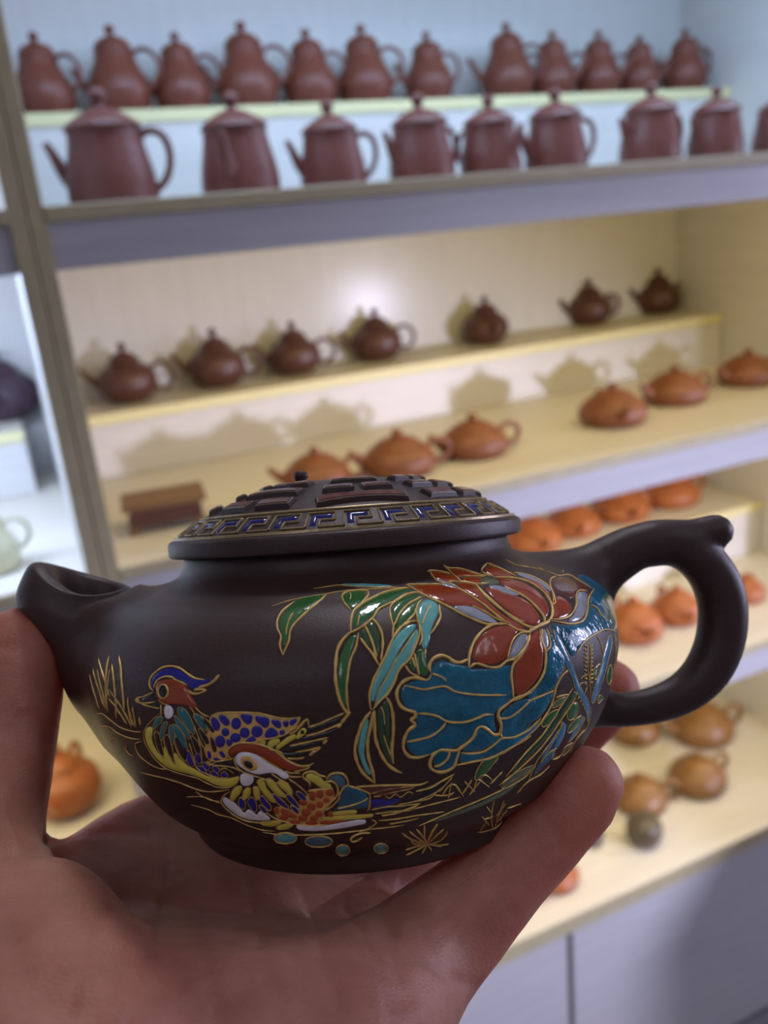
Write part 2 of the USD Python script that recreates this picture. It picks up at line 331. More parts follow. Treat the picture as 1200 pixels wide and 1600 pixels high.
FLAT = DRUM = dict(body=[(0, 0), (.72, 0), (.80, .02), (.96, .2), (1.0, .40), (.95, .58), (.90, .64), (.87, .70), (.74, .84), (.62, .90), (0, .90)],
            lid=[(0, .90), (.64, .90), (.65, .93), (.58, .98), (.4, 1.1), (.2, 1.17), (0, 1.18)],
            knob=[(.14, 1.15), (.1, 1.2), (.15, 1.28), (.16, 1.33), (.1, 1.39), (0, 1.41)],
            spout=[(-.8, .42, .2), (-1.02, .52, .15), (-1.2, .70, .11), (-1.32, .86, .085)],
            handle=[(.84, .70), (1.02, .84), (1.3, .82), (1.46, .58), (1.38, .3), (1.16, .18), (.92, .24)])
FLAT = {k: [(q[0], q[1] * .84, *q[2:]) for q in v] for k, v in FLAT.items()}
def ray(x, y):
    d = RW.T @ np.array([(x - 600) / F, (y - 800) / F, 1.0]); return d
def on_z(x, y, z):
    d = ray(x, y); return CAM + d * (z - HC) / d[2]
def at_y(x, y, Y):
    d = ray(x, y); return CAM + d * Y / d[1]
random.seed(3)
firsts = {}
def row(name, shape, m, spots, place, group, r0=None, **kw):
    """spots: (x, y of the foot's middle, body width in pixels, turn, label)"""
    for (x, y, wpx, turn, label) in spots:
        p = place(x, y); depth = RW[2] @ (p - CAM); r = wpx / 2 / F * depth
        face = math.degrees(math.atan2(p[0], p[1]))           # turned square to the viewer, then by its own angle
        if (name, m) not in firsts:
            firsts[(name, m)] = (pot(name, label, m, p, turn, r, **shape, group=group, **kw), r)
        else:
            t, rr = firsts[(name, m)]; dup(t, p, turn, label, group, (r / rr,) * 3)
G1 = 'tall pear shaped red clay teapots on the top step'
ordn = ['first', 'second', 'third', 'fourth', 'fifth', 'sixth', 'seventh', 'eighth', 'ninth', 'tenth', 'eleventh', 'twelfth']
sp1 = []
for i, (x, y, w, tn) in enumerate([(74, 167, 92, -35), (191, 161, 96, -30), (288, 156, 86, -10), (390, 151, 94, -20), (487, 147, 84, -5), (572, 143, 86, -15), (671, 140, 76, 0), (794, 136, 82, -15), (864, 134, 72, 140), (935, 132, 70, 150), (998, 130, 64, 160), (1069, 128, 68, -5)]):
    sp1.append((x, y, w, tn, 'tall pear shaped red clay teapot, %s from the left on the top step' % ordn[i]))
row('pear_teapot', PEAR, 'red_clay', sp1, lambda x, y: at_y(x, y + 4, 1.515) * [1, 1, 0] + [0, 0, ST[0]], G1, hr=.075)
sp2 = []
for i, (x, y, w, tn) in enumerate([(180, 306, 138, -20), (378, 291, 122, 60), (522, 277, 104, -8), (660, 267, 104, 12), (767, 259, 96, 110), (869, 250, 98, -6), (1016, 241, 96, 5), (1117, 234, 86, 8), (1216, 228, 80, 10)]):
    sp2.append((x, y, w, tn, 'flared flat lidded red clay teapot, %s from the left on the upper shelf edge' % ordn[i]))
sp2[0] = sp2[0][:4] + ('big flared clay teapot with spout at far left of the upper shelf',)
sp2[1] = sp2[1][:4] + ('flared clay teapot with its spout turned to the front on the upper shelf',)
row('bell_teapot', BELL, 'purple_clay', sp2, lambda x, y: at_y(x, y + 2, 1.13) * [1, 1, 0] + [0, 0, S[1]], 'flared flat lidded teapots on the upper shelf', hr=.085)
sp3 = []
for i, (x, y, w, tn) in enumerate([(205, 631, 90, -14), (344, 607, 88, -10), (464, 588, 80, -10), (591, 566, 78, -6), (760, 541, 72, 80), (921, 511, 68, -4), (1028, 494, 68, -4)]):
    sp3.append((x, y, w, tn, 'small dark brown round teapot, %s from the left on the middle step' % ordn[i]))
sp3[4] = sp3[4][:4] + ('small dark brown teapot facing front, alone between two pairs on the middle step',)
row('round_teapot', SQUAT, 'brown_clay', sp3, lambda x, y: on_z(x, y - 4, ST[1]), 'small dark brown round teapots on the middle step', hr=.08)
sp4 = []
for (x, y, w, tn, lb) in [(497, 768, 108, -8, 'orange brown flat teapot rising right behind the lid'), (625, 745, 116, -6, 'orange brown flat teapot between two others above the lid'), (741, 717, 108, -4, 'orange brown flat teapot with clear ring handle above the lid'), (957, 668, 106, 70, 'orange brown flat teapot without visible handle, left of the right trio'), (1054, 636, 98, 0, 'orange brown flat teapot in the middle of the right trio'), (1167, 607, 92, 2, 'orange brown flat teapot nearest the right edge on the middle shelf')]:
    sp4.append((x, y, w, tn, lb))
row('flat_teapot', FLAT, 'orange_clay', sp4, lambda x, y: on_z(x, y - 8, S[2]), 'orange brown flat teapots on the middle shelf', hr=.085)
sp5 = [(832, 862, 96, 80, 'orange teapot on the third step beside the lid rim'), (895, 838, 88, 70, 'orange teapot on the third step, second from the lid'), (970, 815, 92, 75, 'orange teapot on the third step above the handle root'), (1046, 793, 92, 0, 'orange teapot on the third step with its handle toward the right wall')]
row('low_teapot', FLAT, 'bright_orange_clay', sp5, lambda x, y: on_z(x, y - 8, ST[2]), 'orange teapots on the third step', hr=.085)
sp6 = [(988, 1000, 94, 80, 'orange teapot seen through the handle ring, nearer one'), (1056, 974, 80, 75, 'orange teapot seen through the handle ring, farther one'), (1163, 943, 62, 30, 'orange teapot just right of the handle')]
row('drum_teapot', DRUM, 'bright_orange_clay', sp6, lambda x, y: on_z(x, y - 8, S[3]), 'orange teapots on the third shelf', hr=.085)
sp7 = [(992, 1160, 80, 60, 'tan teapot half hidden below the handle'), (1096, 1160, 96, -8, 'large tan teapot farthest back on the lowest shelf'), (1089, 1238, 88, 5, 'tan teapot in the middle of the lowest shelf group'), (1000, 1268, 84, -20, 'tan teapot behind the dark cup')]
row('tan_teapot', DRUM, 'tan_clay', sp7, lambda x, y: on_z(x, y - 10, S[4]), 'tan teapots on the lowest shelf', hr=.085)
def jar(label, x, y, wpx, m):
    p = on_z(x, y - 6, S[4]); r = wpx / 2 / F * (RW[2] @ (p - CAM))
    t = thing('tea_jar', label, 'jar', p)
    obj('body', lathe(np.array(spline_prof([(0, 0), (.55, 0), (.62, .03), (.9, .4), (1, .85), (.95, 1.25), (.72, 1.5), (0, 1.5)], 30)) * r, 32), m, t)
    obj('lid', lathe(np.array(spline_prof([(0, 1.5), (.74, 1.5), (.75, 1.56), (.55, 1.68), (.2, 1.76), (0, 1.77)], 16)) * r, 32), m, t)
    obj('knob', lathe(np.array(spline_prof([(.14, 1.72), (.1, 1.8), (.15, 1.9), (0, 1.98)], 10)) * r, 16), m, t)
    return t
jar('dark glazed round jar in front of the tan pots on the lowest shelf', 1006, 1322, 56, 'black_clay')
jar('small dark jar peeking out right beside the finger', 926, 1324, 34, 'black_clay')
pl = thing('display_plinth', 'grey display plinth standing right of the viewer, out of view, placed to shade the cupboard door', 'plinth', (1.57, -.02, 0))  # unseen block, stands where it shades the right-hand cupboard door
obj('column', box(-.185, .185, -.15, .15, .0, .98), 'wall_paint', pl); obj('top_slab', box(-.195, .195, -.16, .16, .9805, 1.0), 'laminate', pl)
row('low_teapot', FLAT, 'bright_orange_clay', [(868, 1384, 74, 215, 'orange red teapot with pointed spout behind the finger on the lowest shelf')], lambda x, y: on_z(x, y - 8, S[4]), 'orange teapots on the lowest shelf', hr=.085)
row('bright_teapot', SQUAT, 'bright_orange_clay', [(108, 1268, 112, 70, 'bright orange round teapot in the gap between thumb and palm')], lambda x, y: on_z(x, y - 8, S[3]), 'bright orange teapots', hr=.08)
row('plum_teapot', SQUAT, 'plum_clay', [(14, 660, 106, 80, 'dark plum teapot at the left edge on the white step')], lambda x, y: on_z(x, y - 6, HC - .254), 'plum teapots', hr=.08)
row('cream_teapot', PEAR, 'cream_clay', [(-6, 897, 84, -5, 'pale cream teapot with ring handle at the left edge')], lambda x, y: on_z(x, y - 6, S[2]), 'cream teapots', hr=.09)
# the wooden stand
p = on_z(262, 818, S[2]); bx = thing('wooden_stand', 'low brown wooden stand with overhanging top behind the lid', 'stand', p, -6)
obj('top_board', box(-.056, .056, -.036, .036, .034, .043), 'stained_wood', bx)
obj('body', box(-.048, .048, -.029, .029, .011, .0335), 'brown_clay', bx)
for sx in (-1, 1):
    for sy in (-1, 1): obj('foot', box(sx * .044 - .007, sx * .044 + .007, sy * .025 - .006, sy * .025 + .006, 0.0002, .0105), 'stained_wood', bx)
# unseen ceiling panels and the recessed lamp over the shelves
for k, (x, y) in enumerate(PANELS):
    c = thing('ceiling_light', ['unseen square ceiling light panel above the viewer, left, lighting pot and hand', 'unseen square ceiling light panel above the viewer, right, lighting pot and hand'][k], 'ceiling light', (x, y, CEIL - .03))
    obj('frame', box(-.32, .32, -.32, .32, .0, .0295), 'edge_band', c)
    obj('diffuser', box(-.3, .3, -.3, .3, -.008, -.001), 'panel_glow', c)
c = thing('downlight', 'small square recessed lamp out of view over the shelves, placed to light lid and palm', 'downlight', (*DOWN, CEIL - .03))
obj('trim', cat([box(-.13, .13, s * .118 - .012, s * .118 + .012, 0, .0295) for s in (-1, 1)] + [box(s * .118 - .012, s * .118 + .012, -.106, .106, 0, .0295) for s in (-1, 1)]), 'ceiling_paint', c)
obj('lens', box(-.105, .105, -.105, .105, -.002, .006), 'downlight_glow', c)
# ------------------------------------------------------------------ the enamelled teapot in the hand. Its own frame in millimetres: u to the handle, w to the viewer's side, h up its axis
AX = np.array([-.075, -1, .007]); AX /= np.linalg.norm(AX)
C0 = np.array([(553 - 600) / F * 170, (1000 - 800) / F * 170, 170.0])
X0 = np.array([1.0, 0, 0]); X0 -= AX * (X0 @ AX); X0 /= np.linalg.norm(X0)
W0 = np.cross(AX, X0); W0 *= -np.sign(W0[2])
PHI = math.radians(4)
UA = math.cos(PHI) * X0 - math.sin(PHI) * W0; WA = math.cos(PHI) * W0 + math.sin(PHI) * X0
POSE = np.stack([UA, WA, AX])                       # rows: pot axes in camera axes
def to_pot(c): return (np.asarray(c) - C0) @ POSE.T   # camera mm -> pot mm
def pot_ray(x, y):                                   # the pot-frame ray of a picture point
    d = np.stack([(np.asarray(x, float) - 600) / F, (np.asarray(y, float) - 800) / F, np.ones(np.shape(x))], -1)
    return to_pot(np.zeros(3)), d @ POSE.T
def in_plane(x, y):                                  # picture point -> (u, h) in the plane of spout and handle
    o, d = pot_ray(x, y); t = -o[1] / d[1]; q = o + t * d; return q[0], q[2]
PW = POSE @ RW                                       # rows: pot axes in world axes
PM = np.eye(4); PM[:3, :3] = PW * np.array([[1], [-1], [1]]);   # the prim's own y points away from the viewer (right-handed); its meshes are turned to that at the end
PM[:3, :3] = PM[:3, :3]; PM[3, :3] = CAM + C0 @ RW / 1000
teapot = UsdGeom.Xform.Define(stage, '/World/enamelled_teapot'); teapot.AddTransformOp().Set(Gf.Matrix4d(PM.tolist()))
tag(teapot, 'dark clay teapot with enamel mandarin ducks and lotus, held up in a hand', 'teapot')
flip = np.linalg.det(POSE) < 0
prof = spline_prof([(0, -31.6), (28, -31.6), (30, -32.3), (31, -33.2), (32, -33.6), (33.0, -33.3), (33.5, -32.4), (34.2, -30.4), (35.0, -29.2), (37.0, -27.95), (40, -25.6), (42.9, -22), (45.9, -17.5), (48.4, -13.3), (50, -9), (51.2, -5), (51.75, -1.5), (51.55, 1.5), (50.3, 5.0), (47.4, 8.6), (43.2, 11.4), (40.2, 12.5), (37.2, 13.7), (34.9, 14.8), (33.3, 16.0), (32.5, 17.5), (32.2, 19.2), (31.4, 19.9), (29, 19.9), (0, 19.9)], 190)
def sd_poly(r, h):
    """signed distance to the lathe profile (negative inside)"""
    P = np.stack([r, h], -1); best = np.full(len(P), 1e9); a = prof[:-1]; b = prof[1:]; ins = np.zeros(len(P), bool)
    for i in range(len(a)):
        e = b[i] - a[i]; L = e @ e
        if L < 1e-12: continue
        t = np.clip(((P - a[i]) @ e) / L, 0, 1); d = np.hypot(*(P - a[i] - t[:, None] * e).T); best = np.minimum(best, d)
        y0, y1 = a[i][1], b[i][1]
        c = ((y0 > P[:, 1]) != (y1 > P[:, 1]))
        if abs(y1 - y0) > 1e-12:
            xx = a[i][0] + (P[:, 1] - y0) / (y1 - y0) * e[0]; ins ^= c & (P[:, 0] < xx)
    return np.where(ins, -best, best)
def sd_tube(P, path, rad):
    best = np.full(len(P), 1e9)
    for i in range(len(path) - 1):
        a, e = path[i], path[i + 1] - path[i]; t = np.clip(((P - a) @ e) / (e @ e), 0, 1)
        best = np.minimum(best, np.linalg.norm(P - a - t[:, None] * e, axis=1) - (rad[i] + t * (rad[i + 1] - rad[i])))
    return best
def smin(a, b, k):
    h = np.maximum(k - np.abs(a - b), 0) / k; return np.minimum(a, b) - h * h * k / 4
hp = curve(np.array([(38, 3.0, 9.5), (44, 6.6, 7.6), (50, 9.6, 6.0), (56, 12.7, 5.1), (61, 14.5, 4.6), (66.3, 14.6, 4.4), (71, 12.6, 4.6), (74.6, 9, 4.8), (76.9, 4, 5.0), (77.3, -1, 5.0), (76, -7.3, 4.9), (72.3, -13.3, 4.6), (67, -17, 4.1), (61.5, -18.6, 3.7), (55.5, -19.1, 3.5), (49, -18.2, 3.7), (42, -16, 4.4)]), 60)
hpath, hrad = np.c_[hp[:, 0], hp[:, 0] * 0, hp[:, 1]], hp[:, 2]
rp = curve(np.array([(64, 14.7, 4.4), (69, 15.2, 4.0), (73.0, 15.6, 3.6), (75.6, 16.0, 3.55), (77.2, 16.2, 3.5)]), 16)
rpath, rrad = np.c_[rp[:, 0], rp[:, 0] * 0, rp[:, 1]], rp[:, 2]
SPR = [((-46, -17), (-34, 8), 14), ((-52.3, -11), (-38, 10.5), 12.6), ((-54.8, -7.2), (-40, 11.8), 11.6), ((-58.0, -0.5), (-41.5, 12.5), 10.4), ((-62.6, 5.4), (-42.5, 13), 9.6), ((-65.3, 10.6), (-43, 13.3), 8.9), ((-65.6, 14.4), (-43.3, 13.6), 8.4), ((-64.0, 18.2), (-43.6, 13.9), 8.0),
       ((-62.5, 20.3), (-44, 14.2), 7.7), ((-60.9, 20.6), (-44.6, 14.2), 6.8), ((-58.6, 19.4), (-45.3, 13.6), 5.6), ((-56.9, 16.2), (-45.8, 12), 4.8), ((-55.6, 10.5), (-46, 8.5), 4.4), ((-53, 4), (-45, 4), 3.6), ((-50, 0), (-44, 0), 2.5)]
def spout_rings(n=40):
    k = np.linspace(0, len(SPR) - 1, 70); A = np.array([[*o, *i, b] for o, i, b in SPR]); A = CubicSpline(np.arange(len(SPR)), A)(k)
    th = np.arange(n) * 2 * np.pi / n; c, s = np.cos(th), np.sin(th)
    mid = (A[:, :2] + A[:, 2:4]) / 2; half = (A[:, :2] - A[:, 2:4]) / 2
    dip = np.interp(k, [0, 4, 7, 9, 11, 14], [0, .6, 2.6, 3.0, 2.2, 0])
    u = mid[:, 0:1] + half[:, 0:1] * c; h = mid[:, 1:2] + half[:, 1:2] * c - dip[:, None] * (np.maximum(s, 0) ** 2 + .15 * np.minimum(s, 0) ** 2); w = A[:, 4:5] * s
    v = np.stack([u, w, h], -1); m = len(k)
    i, j = np.meshgrid(np.arange(m - 1), np.arange(n), indexing='ij')
    a, b, cc, d = i * n + j, i * n + (j + 1) % n, (i + 1) * n + (j + 1) % n, (i + 1) * n + j
    f = np.concatenate([np.stack([a, b, cc], -1).reshape(-1, 3), np.stack([a, cc, d], -1).reshape(-1, 3)])
    v = np.vstack([v.reshape(-1, 3), v[-1].mean(0)]); L = m * n
    f = np.vstack([f, [[(m - 1) * n + q, (m - 1) * n + (q + 1) % n, L] for q in range(n)]])
    return v, f[:, ::-1]
sv, sf = spout_rings()
SPATH = np.array([[(o[0] + i[0]) / 2, 0, (o[1] + i[1]) / 2] for o, i, b in SPR[:5]]); SRAD = np.array([min(np.hypot(o[0] - i[0], o[1] - i[1]) / 2, b) for o, i, b in SPR[:5]]) - .2
def field(P, which='all'):
    b = sd_poly(np.hypot(P[:, 0], P[:, 1]), P[:, 2])
    h = smin(sd_tube(P, hpath, hrad), sd_tube(P, rpath, rrad), 1.6)
    s = sd_tube(P, SPATH, SRAD)
    return smin(smin(b, h, 7.0), s, 8.0)
def relax(P, it=4):
    """moves points onto the blended surface; returns points and normals"""
    P = P.copy()
    for _ in range(it):
        f0 = field(P); g = np.stack([field(P + np.eye(3)[k] * .02) - f0 for k in range(3)], 1) / .02
        P -= np.clip(f0, -1.5, 1.5)[:, None] * g / np.maximum((g * g).sum(1, keepdims=True), .3)
    f0 = field(P); g = np.stack([field(P + np.eye(3)[k] * .05) - f0 for k in range(3)], 1)
    return P, g / (np.linalg.norm(g, axis=1, keepdims=True) + 1e-12)
def blend_mesh(v, f, others, keep):
    """v: a part's points; others(v): distance to the parts it runs into"""
    d = others(v); n0 = trimesh.Trimesh(v, f, process=False).vertex_normals.copy(); near = d < 9.0
    if near.any():
        p, n = relax(v[near]); v = v.copy(); v[near] = p; n0 = np.array(n0); n0[near] = n
    ok = (d > keep)[f].any(1); f = f[ok]
    used = np.unique(f); idx = -np.ones(len(v), int); idx[used] = np.arange(len(used))
    return v[used], idx[f], n0[used]
def mm(v): return v / 1000.0
def out(f): return f[:, ::-1] if flip else f
# body: a fine lathe
bl = lathe(prof, 220)
dh = lambda P: np.minimum(smin(sd_tube(P, hpath, hrad), sd_tube(P, rpath, rrad), 1.6), 99)
ds = lambda P: sd_tube(P, SPATH, SRAD)
db = lambda P: sd_poly(np.hypot(P[:, 0], P[:, 1]), P[:, 2])
bv, bf, bn = blend_mesh(np.array(bl.vertices), np.array(bl.faces), lambda P: np.minimum(dh(P), ds(P)), -1.2)
raw_mesh('body', mm(bv), bf, bn, 'zisha', teapot)
hm = tube(hpath, hrad, 40, cap=False); hv, hf, hn = blend_mesh(np.array(hm.vertices), np.array(hm.faces), lambda P: np.minimum(db(P), sd_tube(P, rpath, rrad) + 3), -1.2)
raw_mesh('handle', mm(hv), hf, hn, 'zisha', teapot)
rm = tube(rpath, rrad, 36); rv, rf, rn = blend_mesh(np.array(rm.vertices), np.array(rm.faces), lambda P: sd_tube(P, hpath, hrad), -1.2)
raw_mesh('thumb_rest', mm(rv), rf, rn, 'zisha', teapot)
bd = db(sv); ring = np.r_[np.repeat(np.arange(70), 40), 70]; kk = ring / 69 * (len(SPR) - 1)
svn = np.array(trimesh.Trimesh(sv, sf, process=False).vertex_normals)
sel = (kk < 6.2) & (bd > -4); pr, pn = relax(sv[sel], 5); wr_ = np.clip((6.0 - kk[sel]) / 2.6, 0, 1) ; wr_ = wr_ * wr_ * (3 - 2 * wr_)
sv2 = sv.copy(); sv2[sel] += wr_[:, None] * (pr - sv[sel])
sn2 = np.array(trimesh.Trimesh(sv2, sf, process=False).vertex_normals); sn2[sel] = sn2[sel] * (1 - wr_)[:, None] + pn * wr_[:, None]
mixw = np.clip(1 - bd / 3.0, 0, 1) * (kk < 8.5) * (kk > 4); gb = np.stack([db(sv2 + np.eye(3)[k] * .02) - db(sv2) for k in range(3)], 1) / .02
sn2 = sn2 * (1 - mixw[:, None] * .8) + gb * mixw[:, None] * .8
sn2 /= np.linalg.norm(sn2, axis=1, keepdims=True) + 1e-9
ok = (bd > -3)[sf].any(1) | (kk[sf].min(1) > 8)
raw_mesh('spout', mm(sv2), sf[ok], sn2, 'zisha', teapot)
# lid
LP = [(0, 19.35), (34.3, 19.35), (34.9, 19.6), (35.1, 20.1), (35.1, 21.9), (34.85, 22.4), (34.4, 22.65), (33.6, 22.95), (31.2, 24.7), (28.6, 26.4), (24, 28.6), (18, 30.6), (12, 31.9), (6, 32.6), (0, 32.8)]
lp = np.vstack([np.array(LP[:8]), spline_prof(LP[7:], 50)[1:]])
lid = obj('lid', cat([lathe(lp / 1000, 160)]), 'zisha', teapot, smooth=40)
def dome(r): 
    q = np.array(LP[7:]); return PchipInterpolator(q[::-1, 0], q[::-1, 1])(np.clip(r, 0, 33.6))
def on_dome(r, th, up=0.0):
    """th: angle from the handle direction, towards the viewer positive; up: height above the dome"""
    r = np.asarray(r, float); th = np.asarray(th, float); e = .05; sl = (dome(r + e) - dome(r - e)) / (2 * e); n = np.hypot(1, sl)
    rr = r + np.asarray(up) * (-sl / n); hh = dome(r) + np.asarray(up) / n
    return np.stack([rr * np.cos(th), rr * np.sin(th), hh], -1)
def strip_mesh(mapf, pts, width, height, closed=False):
    """a low rounded ridge along the points pts (r, angle) on the dome"""
    p = np.asarray(pts, float); c = mapf(p[:, 0], p[:, 1], 0.0); t = np.gradient(c, axis=0); t /= np.linalg.norm(t, axis=1, keepdims=True) + 1e-9
    nrm = mapf(p[:, 0], p[:, 1], 1.0) - c; s = np.cross(t, nrm); s /= np.linalg.norm(s, axis=1, keepdims=True) + 1e-9
    wd = np.broadcast_to(width, len(p))[:, None] / 2
    rows = [c - s * wd - nrm * .15, c - s * wd * .8 + nrm * height * .75, c + nrm * height, c + s * wd * .8 + nrm * height * .75, c + s * wd - nrm * .15]
    v = np.stack(rows, 1).reshape(-1, 3); m = len(p); i, j = np.meshgrid(np.arange(m - 1), np.arange(4), indexing='ij')
    a, b, cc, d = i * 5 + j, i * 5 + j + 1, (i + 1) * 5 + j + 1, (i + 1) * 5 + j
    f = np.concatenate([np.stack([a, cc, b], -1).reshape(-1, 3), np.stack([a, d, cc], -1).reshape(-1, 3)])
    return trimesh.Trimesh(v, f, process=False)
def mmesh(t): return trimesh.Trimesh(np.array(t.vertices) / 1000, t.faces, process=False)
# key fret band: 32 units round the rim
NU = 32; R0, R1 = 33.4, 28.9; golds = []
TH0 = math.radians(90)
for k in range(NU):
    th = lambda s: TH0 - (k + s) / NU * 2 * np.pi + math.radians(2)       # s runs to the right as the viewer sees it
    rt = lambda t: R0 + (R1 - R0) * t
    def path(P, n=5):
        P = np.array(P, float); q = np.vstack([P[i] + (P[i + 1] - P[i]) * np.linspace(0, 1, n, endpoint=False)[:, None] for i in range(len(P) - 1)] + [P[-1:]])
        return np.c_[rt(q[:, 1]), th(q[:, 0])]
    golds.append(strip_mesh(on_dome, path([(0.02, .13), (.04, .86), (.80, .86), (.80, .46), (.40, .46)]), .4, .34))
    golds.append(strip_mesh(on_dome, path([(.40, .46), (.38, .13), (1.02, .13)]), .4, .34))
    blue = [(.12, .2), (.12, .78), (.72, .78), (.72, .56), (.31, .56), (.29, .2)]
    bp = Polygon(blue); gx, gy = np.meshgrid(np.linspace(.1, .74, 9), np.linspace(.18, .8, 8)); g = np.c_[gx.ravel(), gy.ravel()]
    ring_ = np.array(bp.segmentize(.08).exterior.coords)[:-1]; ins = np.array([bp.buffer(-.03).contains(shapely.Point(q)) for q in g]); allp = np.vstack([ring_, g[ins]])
    tri = Delaunay(allp).simplices; tri = tri[[bp.contains(shapely.Point(q)) for q in allp[tri].mean(1)]]
    hgt = np.r_[np.zeros(len(ring_)), np.full(ins.sum(), .24)]
    v = on_dome(rt(allp[:, 1]), th(allp[:, 0]), hgt); t_ = trimesh.Trimesh(v, tri, process=False)
    if t_.face_normals[:, 2].mean() < 0: t_.invert()
    obj('fret_enamel', mmesh(t_), 'enamel_navy', lid, smooth=True, label='glossy dark blue enamel key in the rim pattern' if k == 0 else None)
for rr, wd in ((R0 + .35, .7), (R1 - .35, .6)):
    a = np.linspace(0, 2 * np.pi, 200); golds.append(strip_mesh(on_dome, np.c_[np.full(200, rr), a], wd, .34))
gm = cat(golds); gm = mmesh(gm)
obj('fret_outline', gm, 'old_gold', lid, smooth=50, label='raised gold key fret outline round the lid')
# trigram bars: eight groups of three rows, whole or broken
TRI = ['101', '010', '110', '011', '001', '100', '111', '000']
def bar(rc, tc, length, wid, inset=0.0, z0=-.3, z1=.72, slope=.45):
    pts = []
    for zz, grow in ((z0, slope), (z1, 0)):
        for a in np.linspace(-1, 1, 7):
            for b in (-1, 1):
                x = a * (length / 2 + grow - inset); r_ = rc + b * (wid / 2 + grow - inset); rr = math.hypot(r_, x); pts.append(on_dome(rr, tc + math.atan2(x, r_), zz))
    v, f = hull(np.array(pts)); return trimesh.Trimesh(v / 1000, f, process=False)
for g in range(8):
    tc = math.radians(84) + g * math.pi / 4
    for q, (rc, ln, wd) in enumerate(((25.2, 15.6, 2.2), (20.2, 12.0, 2.0), (15.3, 8.4, 1.8))):
        segs = [(0, ln)] if TRI[g][q] == '1' else [(-1, ln * .43), (1, ln * .43)]
        for sgn, L in segs:
            dx = sgn * (ln / 2 - L / 2); r_ = math.hypot(rc, dx); t2 = tc + math.atan2(dx, rc)
            if sgn == 0: t2 = tc; r_ = rc
            B_ = obj('trigram_bar', bar(r_, t2, L, wd), 'zisha', lid, smooth=False)
            obj('bar_outline', bar(r_, t2, L, wd, .05, .6, .82, .1), 'bronze_glaze', lid, smooth=False)
            obj('bar_enamel', bar(r_, t2, L, wd, .34, .7, .95, .12), 'enamel_rust', lid, smooth=False)
nb = lathe(np.array(spline_prof([(0, 31.5), (1.3, 32), (1.2, 33), (1.5, 33.8), (1.2, 34.6), (0, 34.9)], 16)) / 1000, 24); nb.apply_translation((-8.2e-3, 2e-3, 0))
obj('button', nb, 'zisha', lid, smooth=60)
# ------------------------------------------------------------------ the enamel painting on the body: low relief traced onto the clay, gold wire lines with enamel cells between
VIEW = dict(A=(120, 1010, 5), B=(200, 1030, 6.667), C=(200, 1100, 6.667), D=(330, 1090, 5.217), E=(340, 1140, 6.667), F=(480, 1180, 5), G=(420, 900, 5.4545), H=(500, 900, 5.16), I=(620, 870, 6), J=(720, 870, 4.615), K=(610, 1010, 5.4545), L=(780, 980, 6), R=(600, 700, 2))
body_t = trimesh.Trimesh(bv, bf, process=False)
if body_t.volume < 0: pass
RAYS = trimesh.ray.ray_pyembree.RayMeshIntersector(body_t) if trimesh.ray.has_embree else trimesh.ray.ray_triangle.RayMeshIntersector(body_t)
CEN = np.array([553.0, 1040.0])
def on_pot(px):
    """picture points -> points on the clay (mm, pot frame) and their normals"""
    px = np.array(px, float); P = np.zeros((len(px), 3)); N = np.zeros((len(px), 3)); todo = np.arange(len(px))
    for k in range(40):
        o, d = pot_ray(px[todo, 0], px[todo, 1])
        loc, ri, ti = RAYS.intersects_location(np.broadcast_to(o, d.shape), d, multiple_hits=False)
        if len(ri):
            tri = body_t.triangles[ti]; b = trimesh.triangles.points_to_barycentric(tri, loc); n = (bn[body_t.faces[ti]] * b[:, :, None]).sum(1)
            P[todo[ri]] = loc; N[todo[ri]] = n / np.linalg.norm(n, axis=1, keepdims=True)
        left = np.setdiff1d(np.arange(len(todo)), ri); todo = todo[left]
        if not len(todo): break
        q = CEN - px[todo]; px[todo] += q / np.linalg.norm(q, axis=1, keepdims=True) * 1.5
    return P, N
def parse(view, text):
    x0, y0, s = VIEW[view]; p = np.array([[float(v) for v in q.split(',')] for q in text.split()]); return p / s + [x0, y0]
def ell(view, cx, cy, rx, ry, rot=0, n=14):
    a = np.arange(n) * 2 * np.pi / n; x, y = rx * np.cos(a), ry * np.sin(a); c, s = math.cos(rot), math.sin(rot); x0, y0, k = VIEW[view]
    return np.c_[cx + x * c - y * s, cy + x * s + y * c] / k + [x0, y0]
def smooth_open(p, step=2.0):
    if len(p) == 2: p = np.vstack([p[0], p.mean(0), p[1]])
    s = np.r_[0, np.cumsum(np.linalg.norm(np.diff(p, axis=0), axis=1) + 1e-6)]; n = max(6, int(s[-1] / step))
    if len(p) == 3: return PchipInterpolator(s, p)(np.linspace(0, s[-1], n))
    e0, e1 = 2 * p[0] - p[1], 2 * p[-1] - p[-2]; q = np.vstack([e0, p, e1]); out_ = []
    for k in range(1, len(q) - 2):                       # centripetal-like Catmull-Rom
        m = max(2, int(np.linalg.norm(q[k + 1] - q[k]) / step)); t = np.linspace(0, 1, m, endpoint=False)[:, None]
        out_.append(.5 * ((2 * q[k]) + (-q[k - 1] + q[k + 1]) * t + (2 * q[k - 1] - 5 * q[k] + 4 * q[k + 1] - q[k + 2]) * t ** 2 + (-q[k - 1] + 3 * q[k] - 3 * q[k + 1] + q[k + 2]) * t ** 3))
    return np.vstack(out_ + [p[-1:]])
def chaikin(p, it=2):
    for _ in range(it):
        q = np.roll(p, -1, 0); p = np.stack([.8 * p + .2 * q, .2 * p + .8 * q], 1).reshape(-1, 2)
    return p
PXMM = .107
rng4 = np.random.RandomState(5)
